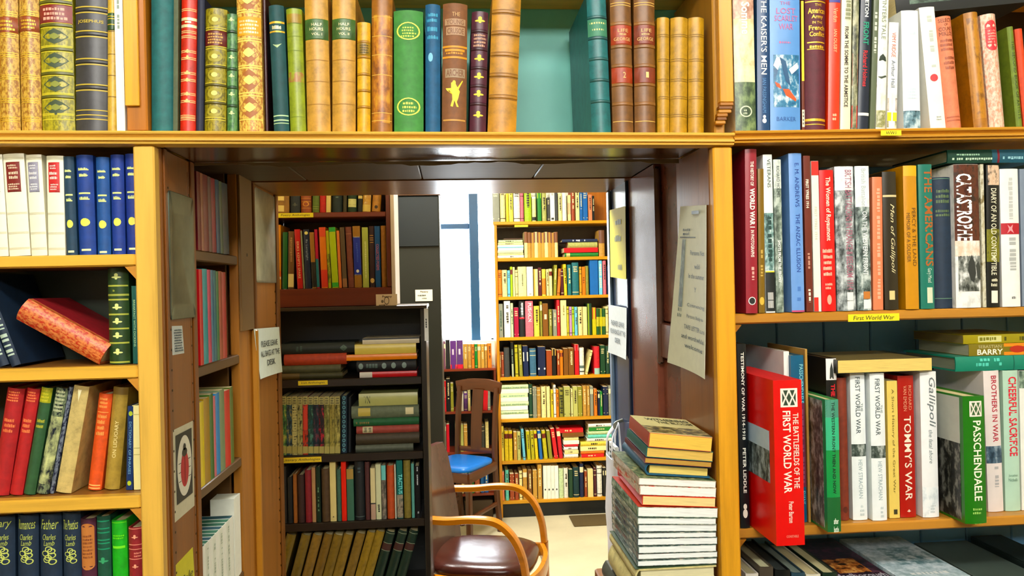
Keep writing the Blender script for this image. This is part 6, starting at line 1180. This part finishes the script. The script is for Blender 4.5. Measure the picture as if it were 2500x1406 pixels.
far(*rw(6), Yk, zk[6] + .0003, [(1221, 1231, 1041, 'pyellow'), (1233, 1242, 1052, 'yellow'), (1243, 1252, 1052, 'yellow'), (1255, 1263, 1055, 'tan'), (1264, 1272, 1055, 'polive'), (1278, 1284, 1048, 'sky', -6), (1288, 1296, 1053, 'gyellow', -4), (1298, 1306, 1052, 'gyellow', -4), (1308, 1315, 1052, 'yellow', -5), (1318, 1325, 1052, 'blue', -6), (1329, 1338, 1052, 'gyellow', -7), (1341, 1349, 1052, 'olive', -7), (1354, 1363, 1047, 'red', -10), (1366, 1375, 1046, 'red', -8)], zmax=zk[5] - .0225, xmin=kx0 + .0188)
far_pile(*rw(6), Yk, zk[6] + .0003, [(1378, 1412, 10, 'white'), (1379, 1413, 9, 'cream'), (1377, 1411, 9, 'white'), (1378, 1412, 6, 'red'), (1376, 1414, 9, 'white'), (1377, 1413, 9, 'cream'), (1374, 1425, 10, 'brown'), (1360, 1424, 10, 'red')], xmin=kx0 + .0188)
far_pile(*rw(6), Yk, zk[6] + .0003, [(1420, 1475, 8, 'red'), (1419, 1476, 8, 'orange'), (1418, 1480, 11, 'cream'), (1418, 1484, 11, 'pyellow'), (1434, 1498, 8, 'white'), (1436, 1499, 9, 'aqua'), (1436, 1500, 9, 'pgreen'), (1438, 1500, 8, 'green'), (1437, 1500, 9, 'white')], xmin=kx0 + .0188)
far(*rw(7), Yk, zk[7] + .0003, [(1221, 1232, 1152, 'salmon'), (1235, 1243, 1148, 'aqua'), (1246, 1256, 1157, 'rbrown'), (1258, 1267, 1157, 'rbrown'), (1269, 1276, 1150, 'cream'), (1278, 1288, 1146, 'tan'), (1290, 1300, 1148, 'brown'), (1302, 1312, 1148, 'tan'), (1314, 1324, 1134, 'tan')] + [(1327.5 + i * 9.3, 1336.5 + i * 9.3, 1137, 'white', None, [('oval', .72, .03, .2, '#3A3A3A')]) for i in range(4)] + [(1366, 1377, 1144, 'pgreen'), (1378, 1388, 1143, 'white'), (1390, 1399, 1146, 'dgreen'), (1401, 1415, 1141, 'dteal'), (1417, 1426, 1132, 'navy'), (1428, 1434, 1150, 'rbrown'), (1436, 1449, 1146, 'cream'), (1451, 1457, 1142, 'maroon'), (1459, 1471, 1137, 'white'), (1473, 1481, 1142, 'black')], zmax=zk[6] - .0225, xmin=kx0 + .0188)

# ------------------------------------------------------------------ low bookcase under the window
YW = 5.005; wx0, wx1 = xat(1066, YW, .9), kx0 - .008
lw = empty('low_bookcase', ((wx0 + wx1) / 2, YW, 0)); tag(lw, 'low reddish bookcase under the window beside the ochre bookcase', 'bookcase'); rw_ = wood('#8A3E28', 'x'); rz_ = wood('#7A3826', 'z')
zw = [zat(1140, y, YW) for y in (906, 1004, 1103, 1206)]
piece(lw, 'side_panel', [(wx0, wx0 + .014, YW, YW + .22, 0, zw[0] - .0003)], rz_); piece(lw, 'side_panel', [(wx1 - .014, wx1, YW, YW + .22, 0, zw[0] - .0003)], rz_)
for i, z in enumerate(zw): piece(lw, 'shelf', [(wx0 + (0 if i == 0 else .0143), wx1 - (0 if i == 0 else .0143), YW + .001, YW + .214, z - (.0 if i == 0 else .016), z + (.016 if i == 0 else 0))], rw_)
piece(lw, 'back_panel', [(wx0 + .0143, wx1 - .0143, YW + .2145, YW + .22, .0, zw[0] - .0003)], mat('paint', '#241C1A')); zw[0] += .016
YV = YW + .012; gW = 'books on the low bookcase'
far(gW, 'on top of the low bookcase', YV, zw[0] + .0003, [(1081, 1088, 833, 'mauve'), (1089, 1099, 830, 'black'), (1100, 1115, 832, 'purple', None, [('band', .3, .5, '#D8C8D8', .3, .6), ('band', .85, 1, '#D82A4A')]), (1116, 1131, 831, 'purple', None, [('band', .3, .5, '#D8C8D8', .3, .6), ('band', .85, 1, '#D82A4A')]), (1132, 1142, 840, 'tan'), (1143, 1151, 840, 'tan'), (1152, 1159, 840, 'orange'), (1160, 1166, 840, 'green'), (1167, 1174, 840, 'tan'), (1175, 1183, 840, 'tan'), (1184, 1190, 840, 'tan'), (1191, 1201, 838, 'orange')])
far(gW, 'on the second low shelf', YV, zw[1] + .0003, [(1081, 1090, 930, 'red'), (1091, 1100, 925, 'black'), (1101, 1108, 936, 'olive'), (1116, 1132, 962, 'white'), (1133, 1142, 960, 'purple'), (1143, 1149, 930, 'cream'), (1158, 1166, 934, 'blue'), (1167, 1177, 938, 'orange'), (1179, 1190, 946, 'red', 2), (1191, 1198, 932, 'grey')], zmax=zw[0] - .0165, xmin=wx0 + .0148)
far(gW, 'on the third low shelf', YV, zw[2] + .0003, [(1082, 1090, 1034, 'grey'), (1091, 1098, 1036, 'red'), (1112, 1122, 1036, 'polive'), (1123, 1132, 1037, 'polive'), (1133, 1142, 1037, 'tan'), (1166, 1172, 1028, 'cream'), (1173, 1184, 1036, 'dgrey'), (1186, 1194, 1030, 'cream')], zmax=zw[1] - .0165, xmin=wx0 + .0148)
far(gW, 'on the lowest low shelf', YV, zw[3] + .0003, [(1124, 1132, 1160, 'cream', 3), (1134, 1143, 1150, 'dteal'), (1144, 1151, 1148, 'teal'), (1152, 1158, 1150, 'green'), (1160, 1172, 1146, 'salmon'), (1174, 1182, 1142, 'blue'), (1183, 1193, 1140, 'blue')], zmax=zw[2] - .0165, xmin=wx0 + .0148)
bx = MB(); bx.bbox(-.09, .095, 0, .16, 0, zw[3] - .05, mat('paint', '#5A4638'), .004); o = bx.build('storage_box'); bp_ = empty('x') if 0 else None
o.location = (xat(1168, YW + .03, .1), YW + .025, .0); tag(o, 'plain brown box on the floor under the low bookcase', 'box')
# ------------------------------------------------------------------ armchair
def superell(a, b, n=32, e=3.2, cx=0, cy=0):
    o = []
    for i in range(n):
        t = 6.28318 * i / n; c, s = math.cos(t), math.sin(t)
        o.append((cx + a * math.copysign(abs(c) ** (2 / e), c), cy + b * math.copysign(abs(s) ** (2 / e), s)))
    return o
bw = wood('#B9782E', 'x', .25); bwz = wood('#A9692A', 'z', .25)
ac = empty('armchair', (.05, 3.10, 0), (0, 0, math.radians(-15))); ac.scale = (1, .9, .97); tag(ac, 'bentwood armchair with a shiny brown leather seat in the back room', 'chair')
def cp(name, fn, angle=40, root=None):
    mb = MB(); fn(mb); return mb.build(name, root or ac, angle=angle)
for s in (-1, 1):
    arm = spline([(-.135, s * .245, .655), (-.03, s * .262, .655), (.08, s * .268, .665), (.165, s * .268, .655), (.225, s * .266, .60), (.258, s * .262, .52), (.27, s * .258, .43)], 6)
    cp('armrest', lambda mb: sweep(arm, .026, .05, bw, mb, up=(0, 1, 0)))
    cp('leg', lambda mb: sweep(spline([(.27, s * .258, .4298), (.272, s * .258, .25), (.268, s * .258, 0)], 4), .03, .046, bwz, mb, up=(0, 1, 0)))
    cp('leg', lambda mb: sweep(spline([(-.19, s * .2, 0), (-.165, s * .205, .25), (-.15, s * .215, .42), (-.165, s * .225, .62), (-.19, s * .225, .80)], 5), .034, .03, bwz, mb, up=(0, 1, 0)))
    cp('seat_rail', lambda mb: sweep(spline([(-.15, s * .2, .40), (.05, s * .235, .40), (.27, s * .245, .40)], 5), .022, .055, bw, mb))
cp('front_rail', lambda mb: sweep(spline([(.262, -.235, .40), (.292, -.12, .40), (.30, 0, .40), (.292, .12, .40), (.262, .235, .40)], 5), .024, .06, bw, mb))
def seat(mb):
    R_ = []
    for z, k in ((.405, .93), (.425, .99), (.445, 1.0), (.458, .97), (.468, .88), (.474, .7), (.476, .4), (.4765, .02)): R_.append([(x * k + .06 * 1, y * k, z) for x, y in superell(.215, .222)])
    mb.loft(R_, mat('hide', '#4A2420'))
cp('seat', seat, 60)
def back(mb):
    R_ = []
    for z, x in ((.44, -.125), (.56, -.135), (.70, -.155), (.82, -.178), (.87, -.19)):
        k = 1.0 if z < .86 else .93; ring = []
        for i in range(9): y = -.225 * k + .45 * k * i / 8; ring.append((x - .02 + .05 * (y / .225) ** 2 * .6, y, z))
        for i in range(8, -1, -1): y = -.225 * k + .45 * k * i / 8; ring.append((x + .008 + .05 * (y / .225) ** 2 * .6, y, z))
        R_.append(ring)
    mb.loft(R_, mat('hide', '#5A3A38'))
cp('backrest', back, 50)
# ------------------------------------------------------------------ side chair with the blue seat
th_ = math.atan2(-.83, -.55)
sc = empty('side_chair', (.035, 4.64, 0), (0, 0, th_)); tag(sc, 'dark wooden side chair with a bright blue seat before the low bookcase', 'chair')
dz, dx_ = wood('#5A3018', 'z', .3), wood('#64361C', 'y', .3)
for s in (-1, 1):
    cp('leg', lambda mb: sweep(spline([(-.21, s * .14, 0), (-.18, s * .138, .25), (-.17, s * .135, .45), (-.185, s * .135, .7), (-.215, s * .135, .885)], 5), .034, .028, dz, mb, up=(0, 1, 0)), root=sc)
    cp('leg', lambda mb: sweep([(.18, s * .165, 0), (.18, s * .165, .2), (.18, s * .165, .41)], .032, .032, dz, mb, up=(0, 1, 0)), root=sc)
    cp('seat_rail', lambda mb: sweep([(-.17, s * .14, .415), (0, s * .155, .415), (.19, s * .17, .415)], .02, .055, wood('#64361C', 'x', .3), mb), root=sc)
    cp('stretcher', lambda mb: sweep([(-.185, s * .138, .18), (0, s * .15, .18), (.175, s * .165, .18)], .016, .024, wood('#64361C', 'x', .3), mb), root=sc)
cp('seat_rail', lambda mb: sweep([(.19, -.17, .415), (.192, 0, .415), (.19, .17, .415)], .02, .055, dx_, mb), root=sc)
cp('top_rail', lambda mb: sweep(spline([(-.217, -.16, .882), (-.226, -.07, .898), (-.228, 0, .9), (-.226, .07, .898), (-.217, .16, .882)], 4), .022, .07, dx_, mb), root=sc)
cp('splat', lambda mb: sweep(spline([(-.172, 0, .50), (-.185, 0, .68), (-.213, 0, .87)], 5), .012, .075, dz, mb, up=(0, 1, 0)), root=sc)
cp('back_rail', lambda mb: sweep([(-.174, -.135, .50), (-.176, 0, .50), (-.174, .135, .50)], .016, .03, dx_, mb), root=sc)
def bseat(mb):
    R_ = []
    for z, k in ((.443, .985), (.452, 1.0), (.462, .99), (.469, .92), (.474, .7), (.475, .02)): R_.append([(x * k + .015, y * (1 + .16 * x) * k, z) for x, y in superell(.178, .158, 32, 5)])
    mb.loft(R_, mat('jacket', '#1E7FD2'))
cp('seat', bseat, 60, sc)
# ------------------------------------------------------------------ carrier bag hung on the inner frame, and papers in it
bg = empty('carrier_bag', (.418, 2.0, .74)); tag(bg, 'white carrier bag hanging on the right inner frame beside the stack', 'bag')
wp = mat('jacket', '#E9EBF0')
def body(mb):
    R_ = []
    for z, k, o in ((0, .5, 0), (.012, .9, 0), (.08, 1.0, .002), (.16, .96, -.003), (.25, .98, .002), (.31, .9, 0)):
        R_.append([(x * k + o, y * (.9 + .1 * k) + .006 * math.sin(9 * z + 4 * y), z) for x, y in superell(.017, .062, 28, 3)])
    n = len(R_[0]); R2 = [[(x * .93, y * .96, z + .0006) for x, y, z in r] for r in R_[::-1]]
    mb.loft(R_ + R2[:4], wp)
cp('bag_body', body, 60, bg)
for s in (-1, 1): cp('handle', lambda mb: sweep(spline([(s * .012, -.035, .31), (s * .01, -.028, .36), (.012, 0, .395), (s * .01, .028, .36), (s * .012, .035, .31)], 6), .014, .003, wp, mb, up=(1, 0, 0)), 60, bg)
hk = MB(); sweep(spline([(.4435, 2.0, 1.145), (.425, 2.0, 1.138), (.421, 2.0, 1.128), (.428, 2.0, 1.122)], 5), .008, .008, mat('metal', '#8A8880'), hk, up=(0, 1, 0)); o = hk.build('coat_hook'); tag(o, 'small metal hook holding the white carrier bag', 'hook')
nwp = MB(); nwp.bbox(-.004, .004, -.045, .045, 0, .25, mat('paper', '#E4E6E2'), .001)
for k in range(5): nwp.box(-.0046, -.0041, -.04 + .002 * k, .035, .235 - .012 * k, .24 - .012 * k, mat('ink', '#3A3E44'))
o = nwp.build('newspaper'); o.location = (.418, 2.0, .832); o.rotation_euler = (.0, -.0, 0); tag(o, 'folded newspaper poking out of the white carrier bag', 'newspaper')
mt = MB(); mt.bbox(-.17, .17, -.11, .11, 0, .008, mat('carpet', '#6A5638'), .003); o = mt.build('doormat'); o.location = (.90, 4.86, .0005); tag(o, 'small brown mat on the pale floor before the ochre bookcase', 'mat')
# small pieces belong to the part they sit on
def under(child, part):
    child.parent = part
_ch = lambda k: [o for o in bc.children if o.name.split('.')[0] == k]
for st in _ch('divider_strip'): under(st, min(_ch('divider'), key=lambda d_: abs(d_.data.vertices[0].co.x - st.data.vertices[0].co.x)))
for st in _ch('split_end'): under(st, max(_ch('divider'), key=lambda d_: d_.data.vertices[0].co.x))
_lp = min(_ch('lining_panel'), key=lambda d_: d_.data.vertices[0].co.x)
for st in _ch('lining_bead') + _ch('nailed_strip'): under(st, _lp)
for st in _ch('bracket'):
    x_, z_ = st.data.vertices[0].co.x, st.data.vertices[0].co.z
    under(st, min([s_ for s_ in _ch('shelf') if (s_.data.vertices[0].co.x > 0) == (x_ > 0)], key=lambda s_: abs(max(v.co.z for v in s_.data.vertices) - .018 - z_)))
for o_, *_r2 in BOOKS:
    cv = [c_ for c_ in o_.children if c_.name.split('.')[0] == 'cover']
    for c_ in list(o_.children):
        if cv and c_.name.split('.')[0] in ('cover_picture',): under(c_, cv[0])
near_n = len(BOOKS)
build_far(BOOK_LIMIT - near_n)
finish_labels()
print('BOOKS', near_n, len(BOOKS), 'FAR', len(FAR), 'OBJ', len(D.objects))
